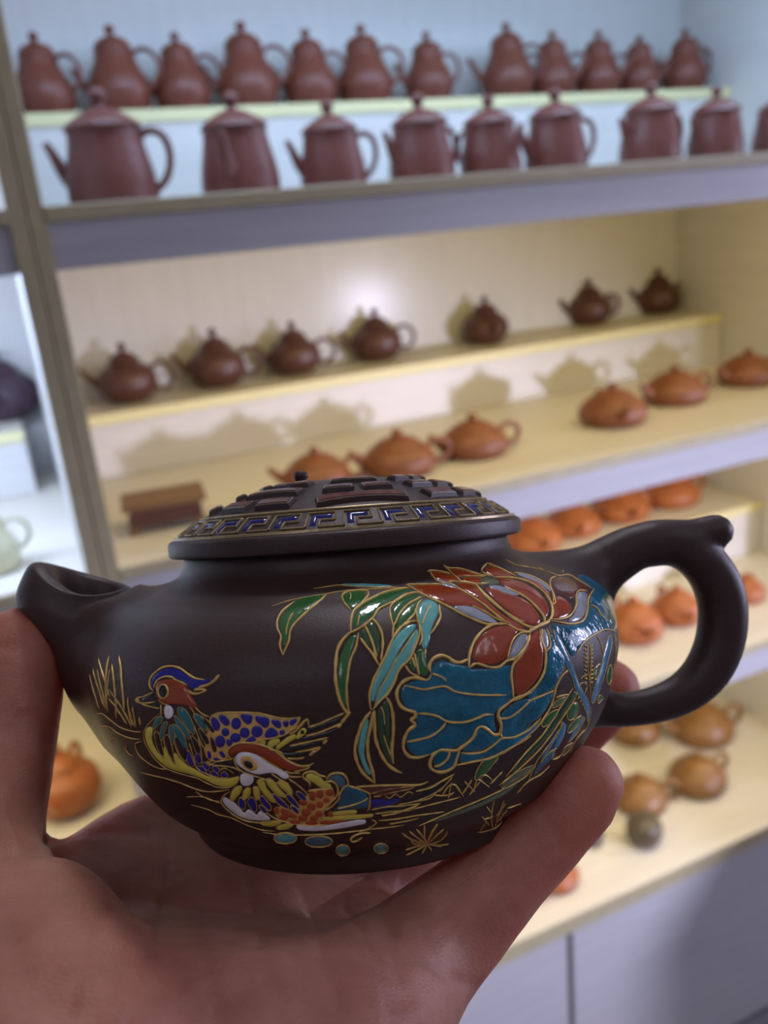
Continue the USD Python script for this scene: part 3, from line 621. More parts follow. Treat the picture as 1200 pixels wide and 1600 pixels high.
def ridge(px, width, taper=(.35, .35), lift=0.0, height=.26, closed=False):
    p = np.vstack([px, px[:1]]) if closed else px
    c, n = on_pot(p); t = np.gradient(c, axis=0); t /= np.linalg.norm(t, axis=1, keepdims=True) + 1e-9
    s = np.cross(t, n); s /= np.linalg.norm(s, axis=1, keepdims=True) + 1e-9
    m = len(c); k = np.linspace(0, 1, m); w = np.ones(m)
    if not closed: w = np.minimum(1, np.minimum(taper[0] + k * 7, taper[1] + (1 - k) * 7))
    w = (w * (1 + .14 * np.sin(np.cumsum(rng4.uniform(.2, .9, m)))) * width * 1.08 * PXMM / 2)[:, None]
    h = height * np.minimum(1, w / .14); n0 = n * lift
    rows = [c - s * w - n * .12 + n0, c - s * w * .78 + n * h * .72 + n0, c + n * h + n0, c + s * w * .78 + n * h * .72 + n0, c + s * w - n * .12 + n0]
    v = np.stack(rows, 1).reshape(-1, 3); i, j = np.meshgrid(np.arange(m - 1), np.arange(4), indexing='ij')
    a, b, cc, d = i * 5 + j, i * 5 + j + 1, (i + 1) * 5 + j + 1, (i + 1) * 5 + j
    f = np.concatenate([np.stack([a, b, cc], -1).reshape(-1, 3), np.stack([a, cc, d], -1).reshape(-1, 3)])
    tm = trimesh.Trimesh(v, f, process=False)
    fn = tm.face_normals; up = (fn * n[np.clip(f[:, 0] // 5, 0, m - 1)]).sum(1)
    if up.mean() < 0: tm.invert()
    return tm
def cell_mesh(px, lift=0.0, H=.2, grow=1.4):
    P = Polygon(chaikin(px)).buffer(grow)
    if P.geom_type != 'Polygon': P = max(P.geoms, key=lambda g: g.area)
    ring_ = np.array(P.segmentize(2.2).exterior.coords)[:-1]
    st = 3.2 if P.area < 4000 else 4.2
    x0, y0, x1, y1 = P.bounds; gx, gy = np.meshgrid(np.arange(x0, x1 + st, st), np.arange(y0, y1 + st, st)); gx = gx + (np.arange(gx.shape[0]) % 2)[:, None] * st / 2
    g = np.c_[gx.ravel(), gy.ravel()]; inner = P.buffer(-1.1); g = g[shapely.contains_xy(inner, g[:, 0], g[:, 1])] if not inner.is_empty else g[:0]
    mid = np.array(P.buffer(-.8).segmentize(2.4).exterior.coords)[:-1] if P.buffer(-.8).geom_type == 'Polygon' and not P.buffer(-.8).is_empty else ring_[:0]
    if len(mid) and len(g): g = g[np.min(np.linalg.norm(g[:, None] - mid[None], axis=2), 1) > 1.0] if len(g) * len(mid) < 4e6 else g
    allp = np.vstack([ring_, mid, g]) + rng4.uniform(-.01, .01, (len(ring_) + len(mid) + len(g), 2))
    tri = Delaunay(allp).simplices; ce = allp[tri].mean(1); tri = tri[shapely.contains_xy(P, ce[:, 0], ce[:, 1])]
    d = shapely.distance(P.exterior, shapely.points(allp)); hgt = np.where(np.arange(len(allp)) < len(ring_), -.08, H * (1 - np.exp(-d / 1.8)))
    c, n = on_pot(allp); v = c + n * (hgt + lift)[:, None]
    tm = trimesh.Trimesh(v, tri, process=False); 
    if (tm.face_normals * n[tri[:, 0]]).sum(1).mean() < 0: tm.invert()
    return tm
class Art:
    def __init__(self, name, label): self.name, self.label, self.g, self.c, self.k = name, label, [], [], .86 if 'mandarin' in name else 1.0
    def s(self, view, w, *texts, taper=(.35, .35), lift=0.0):
        for t in texts: self.g.append(ridge(smooth_open(parse(view, t)), w * self.k, taper, lift))
    def ring(self, w, px, lift=0.0): self.g.append(ridge(smooth_open(np.vstack([px, px[:1]]))[:-1], w, lift=lift, closed=True))
    def c_(self, kind, color, view, *texts, edge=0.0, lift=0.0, H=.2):
        for t in texts:
            px = parse(view, t) if isinstance(t, str) else t
            self.c.append((kind, color, cell_mesh(px, lift, H, 2.3 if kind == 'wing_scale' else 1.9 if kind == 'orange_scale' else 1.4)))
            if edge and kind not in ('wing_scale', 'orange_scale'):
                q = Polygon(chaikin(px, 1)).buffer(edge * .5 + .3)
                edge_ = edge * (.72 if self.k == 1 else .5)
                q = q if q.geom_type == 'Polygon' else max(q.geoms, key=lambda g: g.area)
                self.g.append(ridge(np.array(q.segmentize(2.5).exterior.coords)[:-1], edge_, lift=lift, closed=True))
    def e(self, kind, color, view, *els, edge=0.0, lift=0.0):
        for el in els: self.c_(kind, color, view, ell(view, *el), edge=edge, lift=lift)
    def done(self, teapot):
        p = obj(self.name, mmesh(cat(self.g)), 'gold', teapot, smooth=True, label=self.label)
        for kind, color, m in self.c: obj(kind, mmesh(m), color, p, smooth=True)
# --- drake
a = Art('mandarin_drake', 'gold outlined mandarin drake with blue crest and scaled blue wing')
a.c_('crest', 'enamel_blue', 'B', '250,285 245,235 265,190 310,145 370,110 430,100 490,100 540,120 590,155 640,195 700,220 790,222 880,210 800,245 745,280 680,310 650,295 620,255 560,215 500,195 440,175 380,180 330,200 295,235 270,275')
a.s('B', 3.4, '265,330 235,290 228,230 250,180 300,130 360,90 430,75 500,80 560,105 620,150 680,190 730,205 805,215', '270,300 300,235 340,200 400,180 470,190 490,210 560,240 620,270')
a.s('B', 4.2, '740,290 790,280 850,260 900,225 935,185 952,160', '690,320 740,310 810,322 770,345', '620,320 660,350 720,360 770,345')
a.c_('head', 'enamel_red', 'B', '295,300 310,250 350,225 420,210 480,215 540,240 600,280 630,330 650,380 680,430 710,490 700,515 660,490 600,475 540,465 470,460 400,460 350,445 320,410 305,360', H=.4)
a.e('eye', 'enamel_black', 'B', (388, 328, 36, 56), lift=.42); a.ring(2.2, ell('B', 392, 332, 50, 70), lift=.42)
a.s('B', 2, '610,310 640,370 670,430 700,490 740,540 800,580 850,600', '300,300 305,360 330,430 370,460 430,480')
a.s('B', 2.6, '265,345 200,375 150,395 105,400 88,428 125,450 200,455 290,440', '125,450 180,475 250,495 330,512', '345,470 350,540 345,590'); a.s('B', 5, '95,405 118,440')
a.c_('beak', 'enamel_black', 'B', '150,410 255,362 290,390 290,430 200,440 150,440', '180,462 290,452 330,465 330,505 250,485')
a.c_('cheek', 'enamel_white', 'B', '380,520 390,490 420,482 455,505 468,545 460,590 430,615 400,610 385,570')
a.c_('feather', 'enamel_teal', 'B', '520,510 560,505 600,535 640,600 680,690 690,780 660,760 610,680 560,620 530,570', '485,590 510,605 540,650 590,700 630,760 645,830 610,800 560,730 510,660', '470,680 500,690 540,740 580,800 600,860 620,940 590,930 540,850 490,760', '440,690 465,700 480,760 480,830 465,890 445,820 432,750', '345,750 355,700 380,660 410,660 390,720 370,760 355,840 340,820', '265,720 275,670 300,615 345,598 360,620 340,660 300,690 275,725', '685,590 710,570 745,595 785,650 815,700 810,745 770,710 720,650', edge=1.7)
a.c_('feather', 'enamel_black', 'C', '285,310 305,290 330,340 345,420 365,500 370,540 330,500 300,420', '380,350 405,320 430,360 445,440 465,520 475,570 430,520 395,430', '490,360 515,340 550,390 590,440 620,490 610,560 600,590 560,540 520,460', '660,330 700,370 740,430 750,520 720,500 690,430', '740,250 780,290 830,350 850,410 820,420 770,340', '770,130 820,170 870,230 905,290 880,300 820,240 775,170', '860,340 890,370 915,430 925,490 895,500 870,430', edge=1.7)
a.c_('feather', 'enamel_blue', 'C', '610,480 640,500 660,560 690,640 650,640 615,570', '700,540 740,500 755,560 760,610 720,610', '830,480 860,500 870,560 840,570', '725,650 770,650 810,700 800,715 750,695', '785,610 830,620 850,660 830,685 795,655', '880,660 920,650 950,690 930,715', '850,710 900,700 945,745 900,745', '970,725 1010,705 1040,755 985,760', '890,565 930,555 970,585 920,600', '945,500 985,490 1020,545 990,560', edge=1.6)
a.c_('breast', 'enamel_yellow', 'C', '205,250 245,240 255,290 240,350 255,420 300,500 350,560 385,590 375,500 380,440 400,480 430,560 470,620 510,660 490,590 475,530 495,510 530,570 580,620 640,660 690,680 750,720 830,760 920,780 1020,785 1100,770 1155,755 1150,800 1110,840 1050,862 980,855 900,830 820,790 730,750 630,720 500,690 400,650 330,590 260,510 205,420 180,330 185,280')
a.s('C', 1.5, '345,90 270,150 200,230 165,300 175,390 230,500 310,600 400,670 500,710 620,745 720,770 820,820 920,862 1010,872 1090,858 1145,820')
a.s('C', 1.8, '290,270 280,320 300,420 340,510 380,575', '370,380 400,450 440,560 510,655', '430,260 440,350 460,440 480,520', '480,350 500,450 560,570 640,660', '640,400 670,500 700,620 715,650', '690,220 720,300 760,400 800,470 820,560', '730,350 760,440 770,520 770,620', '760,110 800,180 850,260 930,340', '700,650 780,700 860,745 950,770 1040,770', '820,590 870,620 950,590 1050,580 1100,560', '640,20 690,90 720,200', '560,40 600,120')
a.s('D', 2.6, '0,145 60,125 160,120 260,120 370,125 450,140 530,160 610,170 690,165 730,158', '730,160 710,200 680,240 620,290 540,320 450,335 350,360 270,362 200,365')
a.c_('wing_plate', 'gold', 'D', '0,145 60,125 160,120 260,120 370,125 450,140 530,160 610,170 690,165 730,158 710,200 680,240 620,290 540,320 450,335 350,360 270,362 200,365 165,390 140,440 130,500 60,520 10,515 -40,480 -50,400 -30,300 -20,220', H=.07)
a.c_('wing_scale', 'enamel_blue', 'D', '5,165 40,170 70,215 65,260 35,265 10,220', '65,150 100,145 140,180 150,215 120,225 80,190', '235,140 335,145 330,190 305,215 275,195', '365,150 470,170 470,220 440,245 400,210 370,185', '440,320 450,280 485,245 525,265 545,300 500,318', '495,180 565,195 565,245 530,235 500,205', '590,195 630,195 620,235 595,225', '645,190 700,175 680,205 650,225', '135,340 175,360 150,395 130,370', '280,355 340,315 365,345 330,358', edge=2.2)
a.e('wing_scale', 'enamel_blue', 'D', (205, 210, 34, 42), (118, 280, 27, 27), (200, 325, 37, 31), (275, 285, 34, 37), (375, 275, 41, 41), (580, 282, 15, 15), (75, 355, 35, 44), edge=2.2)
a.c_('wing_tip', 'enamel_yellow', 'D', '390,350 430,345 445,370 410,380', '460,380 490,345 545,335 560,360 520,385 490,405', '530,400 570,370 620,325 680,300 690,325 650,350 590,390 540,425', '690,335 720,270 750,250 775,265 765,295 725,325')
a.e('wing_spot', 'enamel_black', 'D', (745, 277, 11, 11), lift=.2)
a.s('D', 3, '620,265 700,240 760,190 785,178 797,230', '770,180 700,260 640,300')
a.s('D', 2.6, '790,240 880,212 980,168 1090,122', '770,312 850,292 950,256 1060,208', '640,392 800,357 900,335 955,325', '690,442 800,425 890,405 800,470', '620,487 700,496 760,486', '470,420 560,440 600,480')
a.s('D', 4.6, '1028,242 1065,208', '912,372 945,342', '800,470 848,428', '1040,0 1080,80 1130,145', '1060,208 1100,155 1135,112')
a.c_('tail_feather', 'enamel_black', 'D', '790,255 900,220 1000,185 1060,160 1020,200 900,250 790,290', '720,335 850,310 960,280 1040,250 960,310 850,340 720,360', '570,430 650,400 800,380 930,340 890,385 780,410 690,430 620,450', '560,455 650,460 780,440 850,415 800,465 700,485 620,485')
a.done(teapot)
# --- second duck
a = Art('mandarin_duck', 'gold outlined mandarin duck with white cheek, red cap and orange scales')
a.c_('cap', 'enamel_red', 'E', '135,275 130,230 160,185 220,160 300,150 390,155 470,180 560,220 640,270 700,320 770,365 860,385 950,385 880,405 800,425 740,420 660,390 580,350 500,300 430,260 360,240 290,225 220,235 170,255')
a.s('E', 3, '150,310 115,270 110,220 140,175 200,145 300,132 400,140 490,165 580,205 650,255 720,310 790,350 870,375 950,370 1005,345')
a.s('E', 2, '700,425 780,450 860,450', '965,385 880,420 800,435', '450,285 520,330 600,380 680,420', '190,270 175,300 190,360 240,420 310,455 380,480 450,500', '740,480 800,490 880,490', '560,450 640,510 740,560', '450,500 560,540 640,560', '740,510 830,570 900,630 950,690')
a.c_('face', 'enamel_white', 'E', '190,310 200,270 240,240 300,240 370,255 430,280 480,320 520,355 590,385 640,410 690,440 735,470 740,500 700,510 660,490 620,455 560,440 500,450 430,462 370,450 300,420 240,380 200,345')
a.c_('eye_ring', 'gold', 'E', '250,310 260,275 310,268 370,300 410,350 420,390 390,415 340,410 290,385 265,350', lift=.2)
a.c_('eye', 'enamel_black', 'E', '285,320 320,312 358,330 378,372 350,385 308,365', lift=.4)
a.c_('throat', 'enamel_white', 'E', '240,470 300,455 370,485 370,540 330,580 270,580 240,540')
a.c_('beak', 'enamel_black', 'E', '-70,352 0,345 80,340 150,335 165,385 90,370 20,360', '80,395 160,400 210,440 150,440')
a.s('E', 2, '-130,350 -60,325 0,325 70,320 120,300', '-130,355 -60,365 0,370 100,380 200,405 240,440', '20,430 60,400 110,410 170,450')
a.c_('feather', 'enamel_yellow', 'E', '135,720 150,650 190,600 245,590 245,630 200,690 160,740', '265,710 275,640 305,610 340,615 335,680 285,720', '375,600 420,600 435,650 430,710 405,725 385,660', '415,540 450,515 485,545 500,610 540,660 590,710 610,750 560,740 500,680 450,610', '510,520 550,515 600,560 640,620 690,670 710,700 640,680 580,630 530,570', '630,545 670,530 730,570 770,630 775,680 720,640 660,590', edge=2)
a.c_('feather', 'enamel_blue', 'E', '225,750 240,705 290,765 270,830 235,800', '320,740 355,705 395,750 400,850 365,835 335,780', '445,720 465,690 500,740 545,790 550,835 510,810 470,760', '440,790 480,810 520,865 490,860 450,820', '570,670 620,700 680,750 740,815 690,800 630,760 590,710', '720,680 760,690 810,750 855,820 810,790 740,730', '820,650 870,660 920,720 915,745 860,700', '760,795 810,815 850,860 820,870', edge=2.4)
a.c_('breast', 'enamel_white', 'E', '55,720 75,705 120,735 180,770 230,830 280,880 320,830 360,860 410,900 440,850 490,880 550,930 510,942 420,940 330,930 250,910 170,860 90,790 60,750')
a.s('E', 2.2, '130,640 60,690 40,740 70,800 150,870 240,925 340,955 450,965 600,945', '520,870 600,920 720,960 850,985 1000,995 1150,985')
a.c_('side_plate', 'gold', 'E', '600,830 640,800 760,840 850,870 860,760 900,720 960,660 1040,625 1190,610 1220,660 1190,760 1100,850 1120,920 1060,995 900,1000 760,975 650,930 600,890', H=.07)
a.e('orange_scale', 'enamel_orange', 'E', (990, 690, 30, 40), (1065, 670, 36, 36), (1170, 655, 40, 28), (893, 757, 38, 26), (980, 800, 40, 34), (1065, 780, 32, 30), (1135, 735, 30, 23), (925, 860, 43, 36), (1060, 875, 38, 26), (890, 920, 43, 28), (1005, 920, 38, 26), (690, 910, 43, 26), (810, 960, 48, 20), (980, 970, 58, 16), (615, 840, 24, 30), (1180, 880, 26, 24), edge=2.2)
a.c_('orange_scale', 'enamel_orange', 'E', '660,820 720,840 820,890 820,920 740,900 670,870', edge=2.2)
a.c_('under_feather', 'enamel_yellow', 'E', '445,970 520,960 600,950 665,960 640,985 560,1000 480,990', '610,1020 680,990 740,980 790,990 720,1030 640,1035', edge=1.6)
a.c_('under_feather', 'enamel_white', 'F', '-85,557 -60,545 0,560 100,560 200,545 300,525 400,508 455,508 455,530 380,545 280,565 160,580 60,588 -60,582')
a.c_('shoulder', 'enamel_yellow', 'E', '920,490 940,465 990,460 1040,480 1080,510 1110,550 1170,570 1180,600 1120,605 1060,590 1010,550 950,520')
a.s('E', 2.8, '960,600 960,550 900,500 890,470 930,440 1000,435 1060,470 1130,490', '940,635 1050,620 1140,610 1200,605')
a.c_('rump', 'enamel_slate', 'F', '170,185 210,155 255,155 290,190 298,225 270,250 240,235 210,200')
a.c_('rump', 'enamel_leaf_blue', 'F', '250,400 230,370 280,290 300,240 370,265 440,290 475,320 480,400 440,412 350,415 300,418 210,430')
a.s('F', 3, '150,190 180,150 230,135 280,145 310,180 320,225 300,240 270,270 250,330', '320,235 390,255 460,280 490,310 485,400 470,440', '140,205 190,200 230,230 240,290 210,340 150,390 100,425', '250,280 250,330 200,390 140,430')
a.s('F', 1.8, '240,405 330,385 420,355 475,325', lift=.25)
a.c_('under_feather', 'enamel_yellow', 'F', '190,450 260,440 350,432 385,435 380,452 280,460 200,465', '130,490 220,480 350,470 450,468 515,462 505,478 400,492 250,500 140,502', edge=1.4)
a.c_('under_feather', 'enamel_orange', 'F', '100,515 200,510 330,505 220,530 110,540')
a.c_('tail_feather', 'enamel_rust', 'F', '390,250 520,248 700,240 830,235 740,260 600,275 500,295 440,275', '500,310 620,280 760,255 830,245 700,285 580,320')
a.s('F', 2.6, '380,245 520,235 700,230 870,228 945,205', '850,280 960,250 1050,200 1150,145', '580,470 690,450 820,405 885,372')
a.s('F', 2, '490,300 620,262 780,242 870,232', '520,325 650,290 780,265 850,240', '780,375 900,335 1000,290 1100,210', '700,390 800,365 940,340 1000,300', '500,425 620,400 720,395 880,375', '530,455 650,440 760,430'); a.s('F', 1.5, '560,325 600,305 640,335 690,300 730,325 790,285 830,300')
a.c_('tail_feather', 'enamel_blue', 'F', '490,355 540,350 615,348 610,368 540,378 495,378', '520,395 600,370 680,350 735,338 690,370 610,395 530,410')
a.c_('tail_feather', 'enamel_black', 'F', '740,355 850,345 960,300 1080,215 1060,240 960,310 850,355 750,370', '830,300 920,275 1020,235 1000,260 900,295', '490,435 600,420 700,410 600,440 500,445')
a.done(teapot)
# --- water and stones
a = Art('water_lines', 'thin gold ripple lines and stones under the ducks')
a.s('F', 1.7, '560,510 700,495 850,470 1070,440', '640,535 760,515 870,490', '500,500 540,525 480,570 400,600', '750,440 900,400 1060,360 1200,325', '-350,600 -200,620 0,620 200,610 390,590 500,575 600,565 760,545'); a.s('F', 3, '495,605 430,605 370,625 340,650 350,670 390,665 430,640')
a.s('A', 1.8, '150,525 200,525 260,570 340,630 430,660 505,668', '180,620 250,625 330,680 420,715 500,725'); a.s('A', 1.4, '510,740 465,755 460,790 490,850 560,910 640,950 720,960', '390,765 385,800 410,840 440,855', '265,750 280,715 320,720')
a.s('C', 1.7, '130,710 250,740 400,775 550,820 700,880 830,910 950,905 1060,890'); a.s('E', 1.2, '-330,700 -150,700 0,755 40,760', '-280,780 -100,830 0,880 150,920 300,990 450,1040 600,1060', '-230,640 -160,690 -60,735 30,745')
a.e('stone', 'enamel_turquoise', 'F', (278, 740, 45, 35), (576, 725, 47, 31), (-170, 645, 80, 34), edge=2.8)
a.e('stone', 'enamel_slate', 'F', (90, 672, 100, 36), edge=2.4)
a.done(teapot)
# --- reeds and grass
a = Art('reeds', 'gold brushed reeds beside the drake')
a.s('A', 2.2, '100,215 130,330 160,430 180,495', '125,175 160,290 195,400 215,480', '160,175 190,300 215,400 225,500', '168,90 195,180 230,290 260,400', '262,170 245,290 240,400', '250,330 300,400 350,470 400,560 430,635', '245,400 290,450 340,520 395,610', '400,395 405,470 430,560 455,635', '435,465 450,550 465,630', '490,550 500,615', '410,480 420,560 440,620', taper=(.1, .1))
a.s('A', 3.3, '255,70 235,180 230,300 235,430 245,515', '275,135 290,240 300,340 310,460 310,565', '330,70 345,160 350,240 360,340 370,450 375,520', taper=(.08, .2))
a.done(teapot)
a = Art('grass', 'gold brushed grass tufts near the foot')
a.s('R', 2, '170,1075 215,1025', '180,1090 215,1050 245,1085', '200,1095 210,1045', '220,1050 250,1090', '245,1080 275,1035', '250,1040 285,1075', '280,1070 310,1020 340,1040', '290,1030 330,1060', '330,1050 370,1010', '265,1085 300,1040', '150,1080 190,1085 220,1075', '290,1200 340,1190 370,1165', '340,1190 335,1150 345,1100', '345,1185 360,1140 375,1100', '310,1160 340,1150', '330,1180 305,1150', '350,1170 385,1130', '350,1150 380,1110', '300,1195 320,1165', '335,1140 320,1120', '385,1125 430,1110', '360,1165 372,1140', taper=(.2, .2))
for q in ('740,605 820,655', '795,590 860,640', '850,575 900,630', '915,540 915,620', '1020,530 970,610', '1065,575 990,640', '1095,590 1040,660', '1110,690 1020,700', '1050,712 990,700', '975,745 950,715', '895,770 920,720', '770,780 860,735', '765,740 850,710', '805,640 840,690', '1000,560 950,640', '870,650 905,680'):
    a.s('F', 2.6, q + ' 935,692', taper=(.2, .6))
a.done(teapot)
# --- willow
a = Art('willow_spray', 'hanging green and turquoise leaves outlined in gold')
a.c_('leaf', 'enamel_turquoise', 'G', '590,70 760,68 950,72 1060,85 950,92 760,88', H=.15); a.s('G', 1.5, '380,108 500,92 600,80 780,94 960,98 1080,90', '25,258 200,205 320,182 490,155 650,128 850,115 1050,105 1200,95')
a.c_('leaf', 'enamel_green', 'G', '100,400 110,350 150,300 200,230 280,190 380,175 470,165 430,205 380,240 330,290 250,340 190,410 165,470 150,540 130,600 115,540 110,470', '630,165 680,140 760,130 815,135 805,190 770,240 710,285 665,255 640,210', '725,430 725,360 760,290 820,240 880,200 960,160 1060,130 1200,110 1200,125 1110,160 1050,210 960,255 900,320 840,360 790,395 755,435')
a.s('G', 3, '220,220 120,300 75,380 75,450 105,520 95,590 120,675', '490,160 440,210 370,265 300,330 220,410 185,470 170,560 120,675', '700,295 650,240 625,185 640,150 720,128 820,125 850,150 830,190 770,250')
a.s('G', 1.6, '215,320 170,400 150,510', '690,150 700,190 690,210', '755,430 775,340', lift=.25); a.s('G', 3.4, '700,480 700,400 720,310 770,255 850,205 950,155 1060,122 1200,105', '690,490 760,455 830,410 890,355 930,290 1000,250 1080,215 1150,165 1220,145')
a.c_('leaf', 'enamel_green', 'H', '295,480 270,540 235,640 225,740 210,850 215,950 215,1050 190,1040 165,950 150,850 150,740 170,640 210,550 260,490', '580,330 580,270 620,210 690,165 780,145 800,160 720,200 660,250 620,310 600,370', '620,400 640,320 690,260 760,210 820,180 800,230 770,280 730,340 680,380 620,440', '780,600 840,590 850,680 880,760 850,800 810,790 785,700', '720,690 745,660 765,720 760,770 735,740')
a.s('H', 4.6, '250,450 180,520 140,600 128,700 125,820 140,920 170,1020 210,1100'); a.s('H', 3.4, '310,460 290,570 245,680 225,800 215,900 220,1010 235,1100')
a.c_('leaf', 'enamel_dark_green', 'G', '835,430 875,385 910,440 940,520 940,620 930,690 905,620 880,540 850,470', '785,470 815,450 840,520 865,600 820,560 790,510')
a.s('G', 3.6, '880,365 930,420 965,500 970,600 955,720', '820,430 860,510 890,590 920,700', '780,530 830,600 880,660 940,760')
a.s('H', 2.8, '600,440 570,330 565,260 610,200 690,155 780,135 830,150', '600,400 640,310 700,240 780,190 830,160', '585,500 590,420 610,370', '620,440 690,380 760,310 770,255', '760,620 780,720 800,800', '850,590 845,640', '690,720 730,780 790,805', '740,650 770,740')
a.c_('leaf', 'enamel_turquoise', 'H', '500,720 540,630 590,530 640,455 710,400 775,390 760,430 700,500 640,590 590,690 540,780 490,860 450,950 430,1010 410,1000 420,900 460,800', '780,430 790,480 770,560 730,640 670,710 620,780 590,860 540,930 490,1000 450,1030 460,950 510,860 570,760 620,660 690,560 740,480', '785,330 790,260 820,210 870,190 930,215 955,250 945,310 915,370 890,430 880,510 850,590 825,570 820,480 810,390', '375,1150 390,1170 375,1260 360,1350 350,1430 370,1510 410,1590 400,1600 375,1580 335,1490 310,1400 325,1300 345,1220')
a.s('H', 3.8, '410,1080 400,980 420,870 470,760 530,640 590,500 650,420 720,375 785,365', '800,390 800,470 760,580 720,670 640,750 600,850 550,940 480,1010 420,1080'); a.s('H', 2.2, '440,1040 480,920 550,790 610,680 690,560 780,430')
a.s('H', 3, '800,400 780,320 785,240 820,190', '960,230 965,290 970,330 930,410 890,470', '800,400 820,500 800,560'); a.s('H', 2, '820,400 850,320 890,240', lift=.25)
a.c_('leaf', 'enamel_dark_green', 'H', '480,1060 505,1100 510,1200 520,1300 560,1400 590,1500 560,1510 510,1400 480,1300 465,1180 465,1100', '500,1040 545,1000 560,1100 560,1200 560,1350 555,1390 530,1300 515,1150')
a.s('H', 4.4, '440,1080 440,1200 450,1320 490,1430 540,1510 600,1560 660,1585', '530,970 570,1040 590,1150 590,1270 580,1400 590,1510', '410,1090 350,1170 305,1290 282,1400 300,1500 350,1590 444,1667', '430,1090 410,1200 385,1330 390,1450 420,1560 444,1667'); a.s('H', 2, '490,1050 515,1120 520,1200', '510,1270 550,1390 590,1480')
a.done(teapot)
# --- lotus leaf
a = Art('lotus_leaf', 'large rippled blue lotus leaf with gold veins')
a.c_('leaf_lobe', 'enamel_leaf_blue', 'K', '350,215 370,160 420,125 490,135 560,160 650,170 680,200 760,195 880,200 980,170 1030,165 1010,250 1030,340 1040,430 1000,480 930,520 880,560 880,640 900,720 880,730 840,700 780,670 730,690 690,770 640,800 590,850 500,870 420,880 350,910 260,930 180,910 145,860 140,780 180,710 230,660 210,600 220,565 150,530 100,470 90,390 120,330 200,300 300,290 340,250', '370,990 380,930 430,890 490,895 570,890 560,960 530,1020 460,1050 390,1040', '720,740 760,700 800,715 850,760 930,760 940,780 850,840 750,890 640,890 610,880 680,820', '590,920 700,910 800,900 900,830 960,790 1100,740 1200,690 1200,740 1050,840 950,900 800,950 680,970 580,990', '940,680 930,600 960,560 1050,490 1160,450 1200,460 1120,540 1030,590 940,615', '950,620 1040,600 1120,560 1200,470 1200,680 1050,760 950,770 930,740')
a.s('K', 4.6, '340,220 330,170 360,110 430,78 490,95 540,130 600,138 660,110', '350,235 310,285 200,265 110,300 60,370 60,450 100,520 170,548 210,560 210,600 175,625 210,665 150,720 115,800 115,880 160,935 230,945 330,920', '340,920 420,880 500,885 570,880 630,840 700,780 730,710 770,680 830,710 880,750 930,740 940,660 915,590 930,540 990,490 1050,450 1200,390', '420,880 360,930 335,1000 360,1050 440,1070 530,1030 560,960 590,870')
a.s('K', 2.6, '110,330 200,350 280,365 370,350 460,340 540,380 640,400 760,410 890,410 980,410', '350,235 420,255 470,295', '230,565 320,570 400,590 460,625 530,640 640,635 740,600 800,575 870,575', '470,640 420,700 340,755 240,785 140,805', '500,890 470,960 370,1015', lift=.25)
a.s('K', 3, '600,905 700,910 800,890 900,820 950,780 1060,770 1200,700', '920,610 1000,605 1080,560 1190,460', '560,1010 700,980 850,950 960,890 1080,830 1200,760', '935,740 950,780')
a.c_('leaf_lobe', 'enamel_leaf_blue', 'L', '470,50 500,100 540,180 600,260 625,330 600,400 560,470 520,560 440,610 330,650 280,670 270,640 350,580 410,480 440,380 470,260 480,150', '280,680 400,640 510,590 490,660 440,760 380,840 250,920 120,1000 30,1030 20,990 30,870 160,780')
a.c_('leaf_lobe', 'enamel_sky_blue', 'L', '20,1060 150,1030 270,960 380,880 330,960 250,1040 120,1110 0,1170 0,1090')
a.s('L', 3, '0,860 100,840 200,760 280,690 400,640 510,590', '520,560 500,680 460,780 380,900 280,1000 150,1100 0,1200', '640,400 580,460 530,560 520,640', '20,1040 150,1020 280,950 390,850')
a.c_('leaf_lobe', 'enamel_leaf_blue', 'J', '650,480 700,500 800,500 880,480 920,400 940,300 970,230 880,180 840,130 900,140 980,190 1050,250 1100,320 1125,430 1125,520 1060,530 990,540 900,610 830,690 800,720 760,640 700,560')
a.c_('leaf_edge', 'enamel_sage', 'J', '1020,280 1060,270 1100,350 1118,440 1100,510 1065,450 1070,380', lift=.2)
a.s('J', 3, '830,700 880,620 960,560 1040,525 1120,540'); a.s('J', 1.8, '930,350 980,380 1010,430 1060,470', lift=.2)
a.c_('leaf', 'enamel_green', 'K', '720,1130 740,1060 790,980 870,940 920,935 860,1010 800,1080 760,1130', edge=2)
a.done(teapot)
# --- lotus flower
a = Art('lotus_flower', 'open red lotus flower with grey petal undersides, gold outlined')
a.c_('petal', 'enamel_red', 'I', '150,275 300,268 420,275 520,290 600,320 680,370 760,430 840,500 920,570 900,560 840,520 760,475 680,455 560,455 470,440 400,410 330,380 260,340', '330,145 420,150 490,165 560,200 590,230 480,230 400,215 360,200', '500,120 560,120 650,140 740,165 820,180 700,185 640,175 560,190 520,160', '610,200 700,195 800,205 780,245 700,245 640,225', '560,255 650,250 720,262 780,330 830,400 900,470 980,540 1080,600 1150,640 1200,680 1150,680 1060,630 990,590 900,500 800,420 700,340 620,300')
a.c_('petal_underside', 'enamel_grey', 'I', '530,465 620,465 710,475 800,520 880,570 950,625 880,610 790,590 700,555 600,510', '370,205 450,235 540,260 590,300 500,285 420,250')
a.s('I', 3.4, '90,265 170,310 270,370 400,430 500,480 620,545 720,590 850,635 960,625', '470,235 560,290 680,360 800,440 900,520 1000,600 1060,620', '600,230 680,245 740,265 800,340 880,420 970,490 1080,560 1200,640'); a.s('I', 2.4, '80,265 200,262 420,262', '700,460 800,505 900,565 990,610', '285,140 330,130 420,140 500,160', '310,140 350,200 400,240 470,260', '435,75 480,105 560,108 660,130 780,170 840,180', '440,85 490,130 540,180 600,230', '480,235 600,240 740,265', '620,180 720,185 820,185')
